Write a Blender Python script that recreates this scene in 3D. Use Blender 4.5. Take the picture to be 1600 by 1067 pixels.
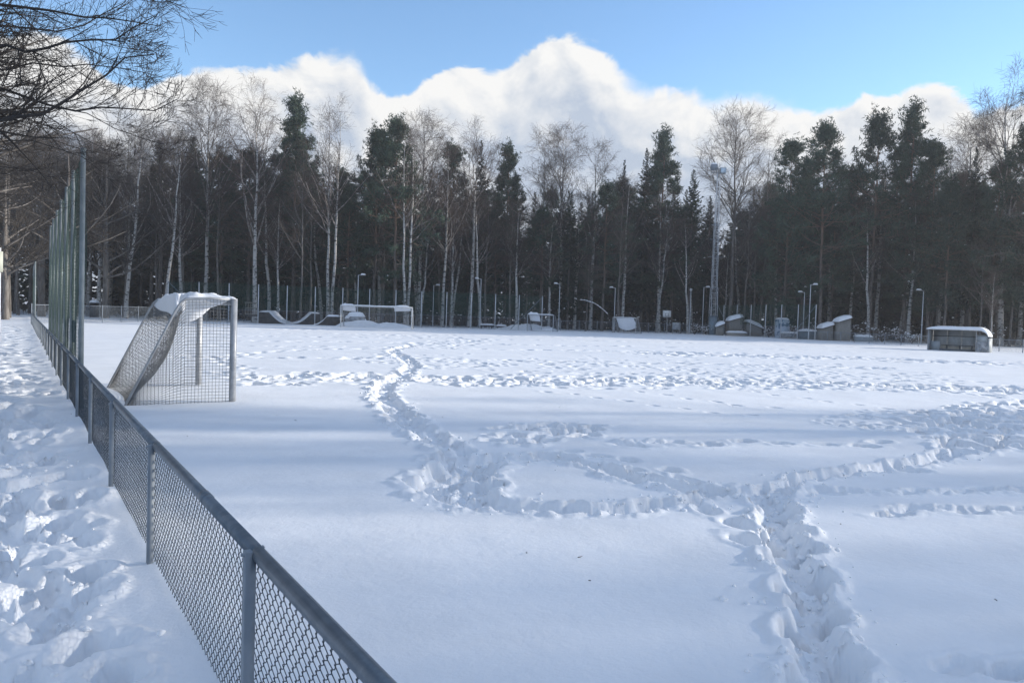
import bpy, math, random
import numpy as np
from mathutils import Matrix, Vector

# ------------------------------------------------------------------ reset
for o in list(bpy.data.objects):
    bpy.data.objects.remove(o)
SC = bpy.context.scene
COL = SC.collection
rng = np.random.default_rng(7)
random.seed(7)
rad = math.radians

# ------------------------------------------------------------------ camera
CAM_H, YAW, PITCH, ROLL, FPX = 1.65, rad(33.7), rad(1.95), rad(1.8), 1155.0
cam_d = bpy.data.cameras.new('camera')
cam_d.sensor_width = 36.0
cam_d.lens = 36.0 * FPX / 1600.0
cam_d.clip_start, cam_d.clip_end = 0.05, 6000
cam = bpy.data.objects.new('camera', cam_d)
COL.objects.link(cam)
CM = Matrix.Rotation(-YAW, 4, 'Z') @ Matrix.Rotation(rad(90) - PITCH, 4, 'X') @ Matrix.Rotation(ROLL, 4, 'Z')
cam.matrix_world = Matrix.Translation((0, 0, CAM_H)) @ CM
SC.camera = cam
FWD = np.array([math.sin(YAW), math.cos(YAW)])
RGT = np.array([math.cos(YAW), -math.sin(YAW)])
CM3 = np.array(CM.to_3x3())

def ray(px, py):
    return CM3 @ np.array([(px - 800) / FPX, -(py - 533.5) / FPX, -1.0])
def at_depth(px, py, z):
    """world point seen in direction px,py at horizontal forward distance z"""
    d = ray(px, py)
    k = z / (d[0] * FWD[0] + d[1] * FWD[1])
    return np.array([0, 0, CAM_H]) + d * k
def on_ground(px, py):
    d = ray(px, py)
    k = -CAM_H / d[2]
    return np.array([0, 0, CAM_H]) + d * k
def spot(px, z):
    """ground position at forward distance z under column px (near the horizon row)"""
    hy = 470 + (px - 30) * 0.0314
    p = at_depth(px, hy + FPX * CAM_H / z, z)
    return p[0], p[1]
def hor(px):
    return 470 + (px - 30) * 0.0314

# ------------------------------------------------------------------ light
SUN_AZ, SUN_EL = YAW + rad(80), rad(16)       # azimuth clockwise from +Y
sun_dir = Vector((math.sin(SUN_AZ) * math.cos(SUN_EL), math.cos(SUN_AZ) * math.cos(SUN_EL), math.sin(SUN_EL)))
sd = bpy.data.lights.new('sun', 'SUN')
sd.energy, sd.angle, sd.color = 3.0, rad(0.6), (1.0, 0.93, 0.83)
sun = bpy.data.objects.new('sun', sd)
COL.objects.link(sun)
sun.rotation_euler = sun_dir.to_track_quat('Z', 'Y').to_euler()

SC.view_settings.view_transform = 'Standard'
SC.view_settings.look = 'None'
SC.view_settings.exposure = 0.98
SC.view_settings.gamma = 1.0
SC.view_settings.use_curve_mapping = False

# ------------------------------------------------------------------ world: blue sky with a bank of cumulus
W = bpy.data.worlds.new('World')
SC.world = W
W.use_nodes = True
wn, wl = W.node_tree.nodes, W.node_tree.links
wn.clear()

class G:
    def __init__(s, nodes, links): s.n, s.l = nodes, links
    def put(s, sock, v):
        if hasattr(v, 'is_output') or hasattr(v, 'links'): s.l.new(v, sock)
        else: sock.default_value = v
    def math(s, op, a, b=0.0, c=None, clamp=False):
        m = s.n.new('ShaderNodeMath'); m.operation = op; m.use_clamp = clamp
        s.put(m.inputs[0], a); s.put(m.inputs[1], b)
        if c is not None: s.put(m.inputs[2], c)
        return m.outputs[0]
    def smooth(s, v, a, b, lo=0.0, hi=1.0):
        m = s.n.new('ShaderNodeMapRange'); m.interpolation_type = 'SMOOTHSTEP'
        s.put(m.inputs[0], v); s.put(m.inputs[1], a); s.put(m.inputs[2], b); s.put(m.inputs[3], lo); s.put(m.inputs[4], hi)
        return m.outputs[0]
    def noise(s, vec, scale, detail=5, rough=0.5, dist=0.0):
        m = s.n.new('ShaderNodeTexNoise'); s.put(m.inputs['Vector'], vec)
        m.inputs['Scale'].default_value = scale; m.inputs['Detail'].default_value = detail
        m.inputs['Roughness'].default_value = rough; m.inputs['Distortion'].default_value = dist
        return m.outputs[0]
    def mix(s, f, a, b):
        m = s.n.new('ShaderNodeMix'); m.data_type = 'RGBA'
        s.put(m.inputs[0], f); s.put(m.inputs[6], a); s.put(m.inputs[7], b)
        return m.outputs[2]
    def vadd(s, v, w):
        m = s.n.new('ShaderNodeVectorMath'); m.operation = 'ADD'; s.put(m.inputs[0], v); m.inputs[1].default_value = w
        return m.outputs[0]
    def vmul(s, v, w):
        m = s.n.new('ShaderNodeVectorMath'); m.operation = 'MULTIPLY'; s.put(m.inputs[0], v); m.inputs[1].default_value = w
        return m.outputs[0]

g = G(wn, wl)
sky = wn.new('ShaderNodeTexSky'); sky.sky_type = 'NISHITA'; sky.sun_disc = False
sky.sun_elevation, sky.sun_rotation = SUN_EL, SUN_AZ
sky.air_density, sky.dust_density, sky.ozone_density = 1.0, 0.0, 3.0
tc = wn.new('ShaderNodeTexCoord')
nrm = wn.new('ShaderNodeVectorMath'); nrm.operation = 'NORMALIZE'; wl.new(tc.outputs['Generated'], nrm.inputs[0])
D = nrm.outputs[0]
sep = wn.new('ShaderNodeSeparateXYZ'); wl.new(D, sep.inputs[0])
el = g.math('ARCSINE', sep.outputs[2])
az = g.math('ARCTAN2', sep.outputs[0], sep.outputs[1])
u = g.math('DIVIDE', g.math('PINGPONG', g.math('ADD', az, rad(10)), rad(90)), rad(90))
fc = wn.new('ShaderNodeFloatCurve')
outline = [(0, 50), (60, 45), (130, 75), (200, 135), (280, 112), (330, 98), (400, 100), (470, 88), (540, 78), (566, 100), (585, 140),
           (630, 146), (665, 115), (720, 98), (760, 108), (810, 84), (860, 56), (905, 54), (955, 78), (985, 112), (1030, 134),
           (1090, 142), (1180, 152), (1290, 158), (1340, 148), (1400, 134), (1450, 132), (1500, 142), (1535, 170), (1600, 150)]
pts = []
for px, py in outline:
    d = ray(px, py); d /= np.linalg.norm(d)
    pts.append(((math.atan2(d[0], d[1]) + rad(10)) / rad(90), math.asin(d[2]) / 0.6))
pts = [(0.0, 0.52)] + pts + [(0.94, 0.5), (1.0, 0.55)]
cv = fc.mapping.curves[0]
cv.points[0].location = pts[0]; cv.points[1].location = pts[-1]
for p in pts[1:-1]: cv.points.new(*p)
fc.mapping.use_clip = False
fc.mapping.update()
wl.new(u, fc.inputs[1])
edge = g.math('ADD', g.math('MULTIPLY', fc.outputs[0], 0.6), -0.004)
Dn = g.vmul(D, (1.0, 1.0, 1.35))
n1 = g.noise(Dn, 9.0, 7, 0.55, 0.3)
n1b = g.noise(g.vadd(Dn, tuple(np.array(sun_dir) * 0.012 + np.array([0, 0, 0.016]))), 9.0, 7, 0.55, 0.3)
n2 = g.noise(g.vadd(Dn, (3.1, 1.7, 0.4)), 4.0, 4, 0.5)
n3 = g.noise(g.vadd(Dn, (7.1, 4.7, 2.4)), 22.0, 9, 0.6, 0.5)
c = g.math('SUBTRACT', edge, el)
c = g.math('ADD', c, g.math('MULTIPLY', g.math('SUBTRACT', n1, 0.5), 0.04))
c = g.math('ADD', c, g.math('MULTIPLY', g.math('SUBTRACT', n3, 0.5), 0.04))
soft = g.smooth(n2, 0.44, 0.66, 0.003, 0.034)
mask = g.smooth(c, -0.006, soft)
# unseen broken cloud above the view, added to lift the ambient light
zc_ = g.math('MAXIMUM', sep.outputs[2], 0.15)
cx = wn.new('ShaderNodeCombineXYZ'); wl.new(g.math('DIVIDE', sep.outputs[0], zc_), cx.inputs[0]); wl.new(g.math('DIVIDE', sep.outputs[1], zc_), cx.inputs[1])
nh = g.noise(cx.outputs[0], 1.3, 6, 0.55, 0.2)
high = g.math('MULTIPLY', g.smooth(nh, 0.46, 0.62), g.smooth(el, 0.46, 0.66))
mask = g.math('MAXIMUM', mask, high)
lit = g.math('ADD', g.math('MULTIPLY', g.math('SUBTRACT', n1, n1b), 4.5), 0.5)
deep = g.smooth(c, 0.0, 0.12)
shade = g.math('ADD', g.math('MULTIPLY', deep, g.smooth(n2, 0.27, 0.47)), g.math('MULTIPLY', g.math('SUBTRACT', 0.5, lit), 0.8), clamp=True)
ccol = g.mix(shade, (0.49, 0.488, 0.482, 1), (0.265, 0.305, 0.37, 1))
bg1 = wn.new('ShaderNodeBackground'); bg1.inputs[1].default_value = 0.14
wl.new(sky.outputs[0], bg1.inputs[0])
bg2 = wn.new('ShaderNodeBackground'); bg2.inputs[1].default_value = 1.0
wl.new(ccol, bg2.inputs[0])
ms = wn.new('ShaderNodeMixShader')
wl.new(mask, ms.inputs[0]); wl.new(bg1.outputs[0], ms.inputs[1]); wl.new(bg2.outputs[0], ms.inputs[2])
wo = wn.new('ShaderNodeOutputWorld'); wl.new(ms.outputs[0], wo.inputs[0])

# ------------------------------------------------------------------ materials
MATS = {}
def mat(name, col, rough=0.7, col2=None, scale=5.0, stretch=(1, 1, 1), detail=4, lo=0.4, hi=0.6, bump=0.0, bscale=None, metal=0.0, rnd=0.0, sss=0.0):
    m = bpy.data.materials.new(name); m.use_nodes = True
    nt = m.node_tree; b = nt.nodes['Principled BSDF']; q = G(nt.nodes, nt.links)
    b.inputs['Base Color'].default_value = (*col, 1)
    b.inputs['Roughness'].default_value = rough
    b.inputs['Metallic'].default_value = metal
    b.inputs['Specular IOR Level'].default_value = 0.3
    t = nt.nodes.new('ShaderNodeTexCoord')
    v = q.vmul(t.outputs['Object'], stretch)
    out = None
    if col2 is not None:
        f = q.smooth(q.noise(v, scale, detail, 0.6), lo, hi)
        out = q.mix(f, (*col, 1), (*col2, 1))
    if rnd:
        oi = nt.nodes.new('ShaderNodeObjectInfo')
        hsv = nt.nodes.new('ShaderNodeHueSaturation')
        q.put(hsv.inputs['Value'], q.math('ADD', q.math('MULTIPLY', oi.outputs['Random'], 2 * rnd), 1 - rnd))
        q.put(hsv.inputs['Color'], out if out is not None else (*col, 1))
        out = hsv.outputs[0]
    if out is not None: nt.links.new(out, b.inputs['Base Color'])
    if bump:
        bn = nt.nodes.new('ShaderNodeBump'); bn.inputs['Strength'].default_value = bump; bn.inputs['Distance'].default_value = 0.02
        nt.links.new(q.noise(v, bscale or scale * 3, 4, 0.6), bn.inputs['Height']); nt.links.new(bn.outputs[0], b.inputs['Normal'])
    MATS[name] = m
    return m

def snow_material():
    m = bpy.data.materials.new('snow'); m.use_nodes = True
    nt = m.node_tree; b = nt.nodes['Principled BSDF']; q = G(nt.nodes, nt.links)
    t = nt.nodes.new('ShaderNodeTexCoord'); v = t.outputs['Object']
    n = q.noise(v, 0.9, 5, 0.6)
    col = q.mix(q.smooth(n, 0.35, 0.7), (0.86, 0.87, 0.885, 1), (0.80, 0.81, 0.825, 1))
    nt.links.new(col, b.inputs['Base Color'])
    b.inputs['Roughness'].default_value = 0.75
    b.inputs['Specular IOR Level'].default_value = 0.15
    hsum = q.math('ADD', q.math('MULTIPLY', q.noise(v, 14, 5, 0.65), 0.5), q.math('ADD', q.noise(v, 3.0, 4, 0.6), q.math('MULTIPLY', q.noise(v, 60, 5, 0.7), 0.22)))
    bn = nt.nodes.new('ShaderNodeBump'); bn.inputs['Strength'].default_value = 0.35; bn.inputs['Distance'].default_value = 0.03
    nt.links.new(hsum, bn.inputs['Height']); nt.links.new(bn.outputs[0], b.inputs['Normal'])
    MATS['snow'] = m
snow_material()
mat('snow_loose', (0.9, 0.905, 0.915), 0.8)
mat('galv', (0.27, 0.30, 0.33), 0.6, (0.22, 0.25, 0.28), 4, metal=0.15)
mat('rail', (0.12, 0.145, 0.17), 0.38, (0.16, 0.185, 0.21), 14, metal=0.3, bump=0.08)
mat('wire', (0.055, 0.068, 0.08), 0.5)
mat('alu', (0.42, 0.43, 0.44), 0.45, (0.34, 0.35, 0.36), 8, metal=0.25)
mat('whitepaint', (0.72, 0.72, 0.70), 0.5, (0.6, 0.6, 0.58), 6)
mat('netwhite', (0.36, 0.36, 0.35), 0.8)
mat('netgrey', (0.14, 0.145, 0.148), 0.8, (0.19, 0.195, 0.2), 5)
mat('netfaded', (0.058, 0.088, 0.082), 0.8, (0.045, 0.072, 0.066), 2)
mat('netgreen', (0.03, 0.10, 0.08), 0.8)
mat('poletall', (0.25, 0.275, 0.28), 0.55, (0.19, 0.22, 0.225), 3, bump=0.1)
mat('farpole', (0.60, 0.61, 0.62), 0.5, (0.48, 0.5, 0.52), 2)
mat('wood', (0.24, 0.225, 0.20), 0.85, (0.32, 0.30, 0.27), 6, (6, 6, 0.6), bump=0.3)
mat('wooddark', (0.055, 0.05, 0.048), 0.8, (0.085, 0.08, 0.075), 3, bump=0.2)
mat('concrete', (0.42, 0.43, 0.44), 0.8, (0.22, 0.23, 0.24), 3, bump=0.2)
mat('panelgrey', (0.34, 0.37, 0.385), 0.6, (0.27, 0.3, 0.315), 2)
mat('paneldark', (0.07, 0.085, 0.095), 0.5, (0.1, 0.115, 0.125), 2)
mat('panelblue', (0.52, 0.60, 0.68), 0.6, (0.12, 0.2, 0.3), 1.6, lo=0.52, hi=0.56)
mat('steelblue', (0.16, 0.21, 0.24), 0.55, (0.12, 0.16, 0.19), 3)
mat('lampglass', (0.55, 0.66, 0.74), 0.2)
mat('signyellow', (0.48, 0.49, 0.42), 0.6)
mat('black', (0.02, 0.02, 0.022), 0.7)
mat('bark_birch', (0.46, 0.44, 0.41), 0.8, (0.05, 0.045, 0.04), 2.2, (1, 1, 2.4), 6, 0.52, 0.62, rnd=0.2)
mat('bark_grey', (0.10, 0.088, 0.078), 0.9, (0.17, 0.155, 0.14), 3, (2, 2, 0.5), rnd=0.25)
mat('limb_birch', (0.30, 0.27, 0.245), 0.85, (0.12, 0.1, 0.09), 3, rnd=0.25)
mat('twig_birch', (0.075, 0.055, 0.046), 0.9, rnd=0.2)
mat('twig_dark', (0.05, 0.043, 0.038), 0.9)
mat('twig_brown', (0.105, 0.084, 0.07), 0.9, rnd=0.25)
mat('needle_spruce', (0.022, 0.038, 0.024), 0.7, (0.038, 0.058, 0.036), 0.6, rnd=0.3)
mat('needle_pine', (0.032, 0.056, 0.038), 0.7, (0.055, 0.085, 0.055), 0.7, rnd=0.25)

def pine_bark():
    m = bpy.data.materials.new('bark_pine'); m.use_nodes = True
    nt = m.node_tree; b = nt.nodes['Principled BSDF']; q = G(nt.nodes, nt.links)
    t = nt.nodes.new('ShaderNodeTexCoord'); v = t.outputs['Object']
    s = nt.nodes.new('ShaderNodeSeparateXYZ'); nt.links.new(v, s.inputs[0])
    n = q.noise(q.vmul(v, (2, 2, 0.6)), 3, 5, 0.6)
    low = q.mix(q.smooth(n, 0.4, 0.65), (0.10, 0.082, 0.07, 1), (0.19, 0.165, 0.145, 1))
    hi = q.mix(q.smooth(n, 0.4, 0.65), (0.20, 0.125, 0.085, 1), (0.13, 0.09, 0.068, 1))
    f = q.smooth(q.math('ADD', s.outputs[2], q.math('MULTIPLY', n, 4.0)), 8.0, 15.0)
    nt.links.new(q.mix(f, low, hi), b.inputs['Base Color']); b.inputs['Roughness'].default_value = 0.9
    MATS['bark_pine'] = m
pine_bark()

# ------------------------------------------------------------------ mesh helpers
def mesh_np(name, V, F, smooth=False):
    """V (n,3); F list of (m,k) int arrays"""
    me = bpy.data.meshes.new(name)
    V = np.asarray(V, dtype=np.float32)
    F = [np.asarray(f, dtype=np.int32) for f in F if len(f)]
    me.vertices.add(len(V)); me.vertices.foreach_set('co', V.ravel())
    tot = np.concatenate([np.full(len(f), f.shape[1], np.int32) for f in F])
    idx = np.concatenate([f.ravel() for f in F])
    start = np.concatenate([[0], np.cumsum(tot)[:-1]]).astype(np.int32)
    me.loops.add(len(idx)); me.loops.foreach_set('vertex_index', idx)
    me.polygons.add(len(tot)); me.polygons.foreach_set('loop_start', start); me.polygons.foreach_set('loop_total', tot)
    if smooth: me.polygons.foreach_set('use_smooth', np.ones(len(tot), bool))
    me.update(calc_edges=True)
    me.validate()
    return me

class MB:
    """collects shapes into one mesh"""
    def __init__(s): s.V, s.F, s.n = [], [], 0
    def add(s, V, *F):
        V = np.asarray(V, float).reshape(-1, 3)
        s.V.append(V)
        for f in F: s.F.append(np.asarray(f, int) + s.n)
        s.n += len(V)
        return s
    def box(s, x0, x1, y0, y1, z0, z1, M=None):
        V = np.array([[x, y, z] for z in (z0, z1) for y in (y0, y1) for x in (x0, x1)], float)
        if M is not None: V = V @ M[:3, :3].T + M[:3, 3]
        return s.add(V, [[0, 2, 3, 1], [4, 5, 7, 6], [0, 1, 5, 4], [2, 6, 7, 3], [0, 4, 6, 2], [1, 3, 7, 5]])
    def tube(s, P, R, n=8, cap=True):
        P = np.asarray(P, float); R = np.broadcast_to(np.asarray(R, float), (len(P),))
        V, F = tubes(P[None], R[None], n)
        s.add(V, F)
        if cap:
            k = len(P)
            s.F.append(np.arange(n)[::-1][None] + s.n - k * n); s.F.append(np.arange(n)[None] + s.n - n)
        return s
    def bar(s, a, b, r, n=6): return s.tube([a, b], [r, r], n)
    def prism(s, poly, y0, y1):
        """polygon in xz extruded along y"""
        k = len(poly)
        V = [[p[0], y, p[1]] for y in (y0, y1) for p in poly]
        s.add(V, [[i, (i + 1) % k, k + (i + 1) % k, k + i] for i in range(k)])
        s.F.append(np.arange(k)[::-1][None] + s.n - 2 * k); s.F.append(np.arange(k)[None] + s.n - k)
        return s
    def mesh(s, name, smooth=False): return mesh_np(name, np.concatenate(s.V), s.F, smooth)

def tubes(P, R, n=3):
    """many tubes at once: P (m,k,3), R (m,k)"""
    m, k, _ = P.shape
    T = np.gradient(P, axis=1); T /= np.linalg.norm(T, axis=2, keepdims=True) + 1e-9
    ref = np.zeros_like(T); ref[..., 2] = 1.0
    flat = np.abs(T[:, :1, 2]).repeat(k, 1) > 0.9
    ref[flat] = (1.0, 0, 0)
    A = np.cross(T, ref); A /= np.linalg.norm(A, axis=2, keepdims=True) + 1e-9
    B = np.cross(T, A)
    an = np.arange(n) * 2 * math.pi / n
    V = P[:, :, None] + R[:, :, None, None] * (A[:, :, None] * np.cos(an)[None, None, :, None] + B[:, :, None] * np.sin(an)[None, None, :, None])
    base = np.arange(m)[:, None, None] * k * n + np.arange(k - 1)[None, :, None] * n
    j = np.arange(n)[None, None, :]; j2 = (j + 1) % n
    F = np.stack([base + j, base + j2, base + n + j2, base + n + j], -1).reshape(-1, 4)
    return V.reshape(-1, 3), F

def polyline(P, m):
    """resample polyline with m points (Catmull-Rom like smoothing via numpy interp)"""
    P = np.asarray(P, float)
    t = np.concatenate([[0], np.cumsum(np.linalg.norm(np.diff(P, axis=0), axis=1))])
    q = np.linspace(0, t[-1], m)
    return np.stack([np.interp(q, t, P[:, i]) for i in range(P.shape[1])], 1)

def obj(name, me, m, parent=None):
    o = bpy.data.objects.new(name, me)
    if m is not None and not me.materials: me.materials.append(MATS[m])
    COL.objects.link(o)
    if parent is not None: o.parent = parent
    return o
def tag(o, label, cat, group=None):
    o['label'] = label; o['category'] = cat
    if group: o['group'] = group
    return o
def thing(name, label, cat, loc=(0, 0, 0), rz=0.0, group=None):
    o = bpy.data.objects.new(name, None); COL.objects.link(o)
    o.empty_display_size = 0.2
    o.location = loc; o.rotation_euler = (0, 0, rz)
    return tag(o, label, cat, group)
def dup(root, kids, loc, rz, sc, label, group=None):
    r = root.copy(); COL.objects.link(r)
    r.location = loc; r.rotation_euler = (0, 0, rz); r.scale = sc if hasattr(sc, '__len__') else (sc, sc, sc)
    r['label'] = label
    if group: r['group'] = group
    elif 'group' in r: del r['group']
    for ch in kids:
        cpy = ch.copy(); COL.objects.link(cpy); cpy.parent = r
    return r

# ------------------------------------------------------------------ numpy noise
def _h(ix, iy, s):
    n = (ix.astype(np.int64) * 374761393 + iy.astype(np.int64) * 668265263 + s * 1442695041) & 0x7fffffff
    n = ((n ^ (n >> 13)) * 1274126177) & 0x7fffffff
    return ((n ^ (n >> 16)) & 0xffff) / 65535.0
def vn(x, y, s=0):
    xi, yi = np.floor(x), np.floor(y)
    fx, fy = x - xi, y - yi
    fx = fx * fx * (3 - 2 * fx); fy = fy * fy * (3 - 2 * fy)
    a, b, c_, d = _h(xi, yi, s), _h(xi + 1, yi, s), _h(xi, yi + 1, s), _h(xi + 1, yi + 1, s)
    return (a * (1 - fx) + b * fx) * (1 - fy) + (c_ * (1 - fx) + d * fx) * fy
def fbm(x, y, o=4, s=0, r=0.5):
    v, a, t = 0, 1.0, 0
    for i in range(o):
        v = v + a * vn(x * 2 ** i + 17.3 * i, y * 2 ** i - 9.1 * i, s + i); t += a; a *= r
    return v / t
def sst(a, b, x):
    t = np.clip((x - a) / (b - a), 0, 1); return t * t * (3 - 2 * t)

# ------------------------------------------------------------------ the snow-covered ground
FX = 0.72          # the low fence runs along +Y at this X
def base_h(x, y):
    r = np.hypot(x, y)
    h = (fbm(x / 7.0, y / 7.0, 3, 3) - 0.5) * 0.10 * sst(2, 12, r) + (fbm(x / 1.9, y / 1.9, 3, 5) - 0.5) * 0.035
    # wind ridges on the pitch
    h = h + (fbm(x / 0.9 + 3, y / 3.5, 3, 9) - 0.5) * 0.02
    # drift along the fence
    h = h + 0.05 * np.exp(-((x - FX) / 0.28) ** 2) * (0.5 + fbm(x * 2, y * 1.3, 3, 11))
    # forest floor rises slightly behind the far fence
    z = x * FWD[0] + y * FWD[1]
    h = h + sst(130, 260, z) * 4.0
    return h
def gz(x, y):
    return float(base_h(np.array([x]), np.array([y]))[0])

azs = np.concatenate([np.linspace(-180, -47, 70)[:-1], np.linspace(-47, 47, 660), np.linspace(47, 180, 70)[1:]])
AZ = YAW + np.radians(azs)
RR = np.concatenate([np.array([0.25, 0.5, 0.8, 1.1]), np.exp(np.linspace(math.log(1.4), math.log(120), 980)), np.array([135, 155, 180, 220, 300, 450, 700, 1200, 2500])])
GX = RR[:, None] * np.sin(AZ)[None]; GY = RR[:, None] * np.cos(AZ)[None]
H = base_h(GX, GY)
carve = np.zeros_like(H); rim = np.zeros_like(H); rough = np.zeros_like(H)

def window(x, y, R):
    r = math.hypot(x, y)
    i0, i1 = np.searchsorted(RR, [r - R, r + R])
    if r <= R * 1.02: return slice(i0, i1), slice(0, len(AZ))
    a = math.atan2(x, y); da = math.asin(min(1, R / r))
    rel = (a - YAW + math.pi) % (2 * math.pi) - math.pi
    j0, j1 = np.searchsorted(azs, [math.degrees(rel - da), math.degrees(rel + da)])
    return slice(max(i0 - 1, 0), i1 + 1), slice(max(j0 - 1, 0), j1 + 1)

def footprint(x, y, ang, a=0.17, b=0.085, depth=0.12, rimh=0.25):
    wi = window(x, y, a * 2.2)
    X, Y = GX[wi], GY[wi]
    if X.size == 0: return
    dx, dy = X - x, Y - y
    ca, sa = math.cos(ang), math.sin(ang)
    uu, vv = dx * ca + dy * sa, -dx * sa + dy * ca
    e = np.sqrt((uu / a) ** 2 + (vv / b) ** 2) + (fbm(X * 10, Y * 10, 4, 21, .6) - 0.5) * 0.8
    dep = -depth * (1 - sst(0.5, 1.05, e))
    carve[wi] = np.minimum(carve[wi], dep)
    side = 0.2 + 1.2 * vn(X * 6 + 31, Y * 6, 23)
    rim[wi] = np.maximum(rim[wi], min(rimh * depth * 0.7, 0.034) * side * np.exp(-((e - 1.4) / 0.33) ** 2))

def densify(pxs, step=0.05):
    P = np.array([on_ground(*p)[:2] for p in pxs])
    # smooth with a spline-ish chaikin
    for _ in range(2):
        Q = [P[0]]
        for i in range(len(P) - 1):
            Q += [P[i] * .75 + P[i + 1] * .25, P[i] * .25 + P[i + 1] * .75]
        Q.append(P[-1]); P = np.array(Q)
    L = np.linalg.norm(np.diff(P, axis=0), axis=1).sum()
    return polyline(P, max(3, int(L / step)))

def trench(pxs, w=0.22, depth=0.10, lumps=1.0, step=0.09):
    P = densify(pxs, step)
    for i, (x, y) in enumerate(P):
        jx = (vn(np.array([i * .21]), np.array([1.3]), 5)[0] - .5) * w * .8
        ww = w * (0.75 + 0.6 * vn(np.array([i * .13]), np.array([7.7]), 8)[0])
        wi = window(x + jx, y, ww * 2.6)
        X, Y = GX[wi], GY[wi]
        if X.size == 0: continue
        e = np.hypot(X - x - jx, Y - y) / ww + (fbm(X * 8, Y * 8, 4, 31, .6) - 0.5) * 0.9
        carve[wi] = np.minimum(carve[wi], -depth * (1 - sst(0.45, 1.1, e)))
        rough[wi] = np.maximum(rough[wi], lumps * (1 - sst(0.9, 2.1, e)))

def walk(pxs, stride=0.36, off=0.11, depth=0.14, a=0.17, b=0.09, jit=0.04, skip=0.0, rimh=0.25):
    P = densify(pxs, 0.05)
    n = int(stride / 0.05)
    sgn = 1
    for i in range(0, len(P) - 1, max(1, n)):
        d = P[min(i + 2, len(P) - 1)] - P[max(i - 2, 0)]
        an = math.atan2(d[1], d[0])
        sgn = -sgn
        if random.random() < skip: continue
        x = P[i][0] - math.sin(an) * off * sgn + random.gauss(0, jit)
        y = P[i][1] + math.cos(an) * off * sgn + random.gauss(0, jit)
        footprint(x, y, an + random.gauss(0, 0.2), a * random.uniform(.85, 1.2), b * random.uniform(.85, 1.25), depth * random.uniform(.7, 1.2), rimh)

def trample(poly_px, n, depth=0.09, size=0.16):
    P = np.array([on_ground(*p)[:2] for p in poly_px])
    lo, hi = P.min(0), P.max(0)
    k = 0; tries = 0
    while k < n and tries < n * 30:
        tries += 1
        x, y = lo + (hi - lo) * rng.random(2)
        ins = False
        for i in range(len(P)):
            a_, b_ = P[i], P[i - 1]
            if (a_[1] > y) != (b_[1] > y) and x < (b_[0] - a_[0]) * (y - a_[1]) / (b_[1] - a_[1]) + a_[0]: ins = not ins
        if not ins: continue
        k += 1
        footprint(x, y, random.uniform(0, math.pi), size * random.uniform(.8, 1.5), size * .6 * random.uniform(.8, 1.3), depth * random.uniform(.5, 1.3), 0.4)

def band(pxs, half, n, depth=0.09, size=0.17):
    P = densify(pxs, 0.2)
    for k in range(n):
        i = random.randrange(len(P) - 1)
        d = P[i + 1] - P[i]; an = math.atan2(d[1], d[0])
        o_ = random.gauss(0, half)
        footprint(P[i][0] - math.sin(an) * o_, P[i][1] + math.cos(an) * o_, an + random.gauss(0, 0.7), size * random.uniform(.8, 1.4), size * .6 * random.uniform(.8, 1.4), depth * random.uniform(.5, 1.3), 0.45)

# the deep track leading away from the camera's right
T1 = [(1298, 1120), (1290, 1052), (1275, 985), (1262, 930), (1242, 880), (1222, 835), (1215, 800), (1205, 775)]
trench(T1, 0.15, 0.13, 0.8); walk(T1, 0.34, 0.11, 0.25, 0.17, 0.10, 0.02, rimh=0.3)
walk([(1110, 797), (1150, 828), (1195, 855), (1215, 875)], 0.4, 0.04, 0.13)
T2 = [(1205, 775), (1240, 745), (1340, 735), (1440, 718), (1500, 704)]
trench(T2, 0.15, 0.11, .8, .06); walk(T2, 0.38, 0.10, 0.125, jit=.07)
T3 = [(1205, 772), (1120, 770), (1060, 784), (960, 795), (860, 793), (770, 786), (700, 772), (672, 755), (690, 735), (725, 722)]
trench(T3, 0.15, 0.12, .8, .06); walk(T3, 0.38, 0.10, 0.135, jit=.07)
T4 = [(740, 780), (735, 745), (735, 722), (700, 697), (660, 672), (630, 650), (608, 628), (595, 608), (612, 592), (640, 578), (645, 568), (625, 556), (606, 549), (645, 541)]
trench(T4, 0.20, 0.09, 1.2); walk(T4, 0.33, 0.15, 0.16, 0.18, 0.11)
T5 = [(735, 715), (800, 713), (870, 712), (920, 722), (980, 742), (1060, 756), (1120, 765), (1200, 768)]
trench(T5, 0.20, 0.11); walk(T5, 0.36, 0.14, 0.17)
walk([(850, 706), (930, 706), (985, 722), (1060, 742), (1110, 752)], 0.36, 0.1, 0.12)
trample([(690, 715), (770, 715), (760, 770), (700, 775), (655, 755)], 70, 0.16)
trample([(770, 665), (860, 655), (930, 660), (930, 680), (850, 694), (770, 690)], 52, 0.15)
walk([(985, 690), (1080, 693), (1180, 688), (1260, 692), (1330, 694), (1420, 690)], 0.55, 0.1, 0.11, 0.22, 0.12)
trench([(980, 688), (1060, 691), (1120, 691)], 0.1, 0.04)
trample([(1420, 650), (1500, 632), (1600, 628), (1700, 640), (1700, 690), (1560, 705), (1470, 700), (1420, 680)], 260, 0.18, 0.2)
trample([(1250, 655), (1330, 640), (1430, 640), (1430, 675), (1330, 668)], 50, 0.09)
walk([(1290, 765), (1400, 768), (1500, 766), (1640, 764)], 0.36, 0.07, 0.08); trench([(1290, 765), (1400, 768), (1500, 766), (1640, 764)], 0.1, 0.04)
walk([(1390, 796), (1480, 793), (1560, 797), (1640, 795)], 0.36, 0.07, 0.08); trench([(1400, 796), (1480, 793), (1560, 797), (1640, 795)], 0.1, 0.04)
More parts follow.
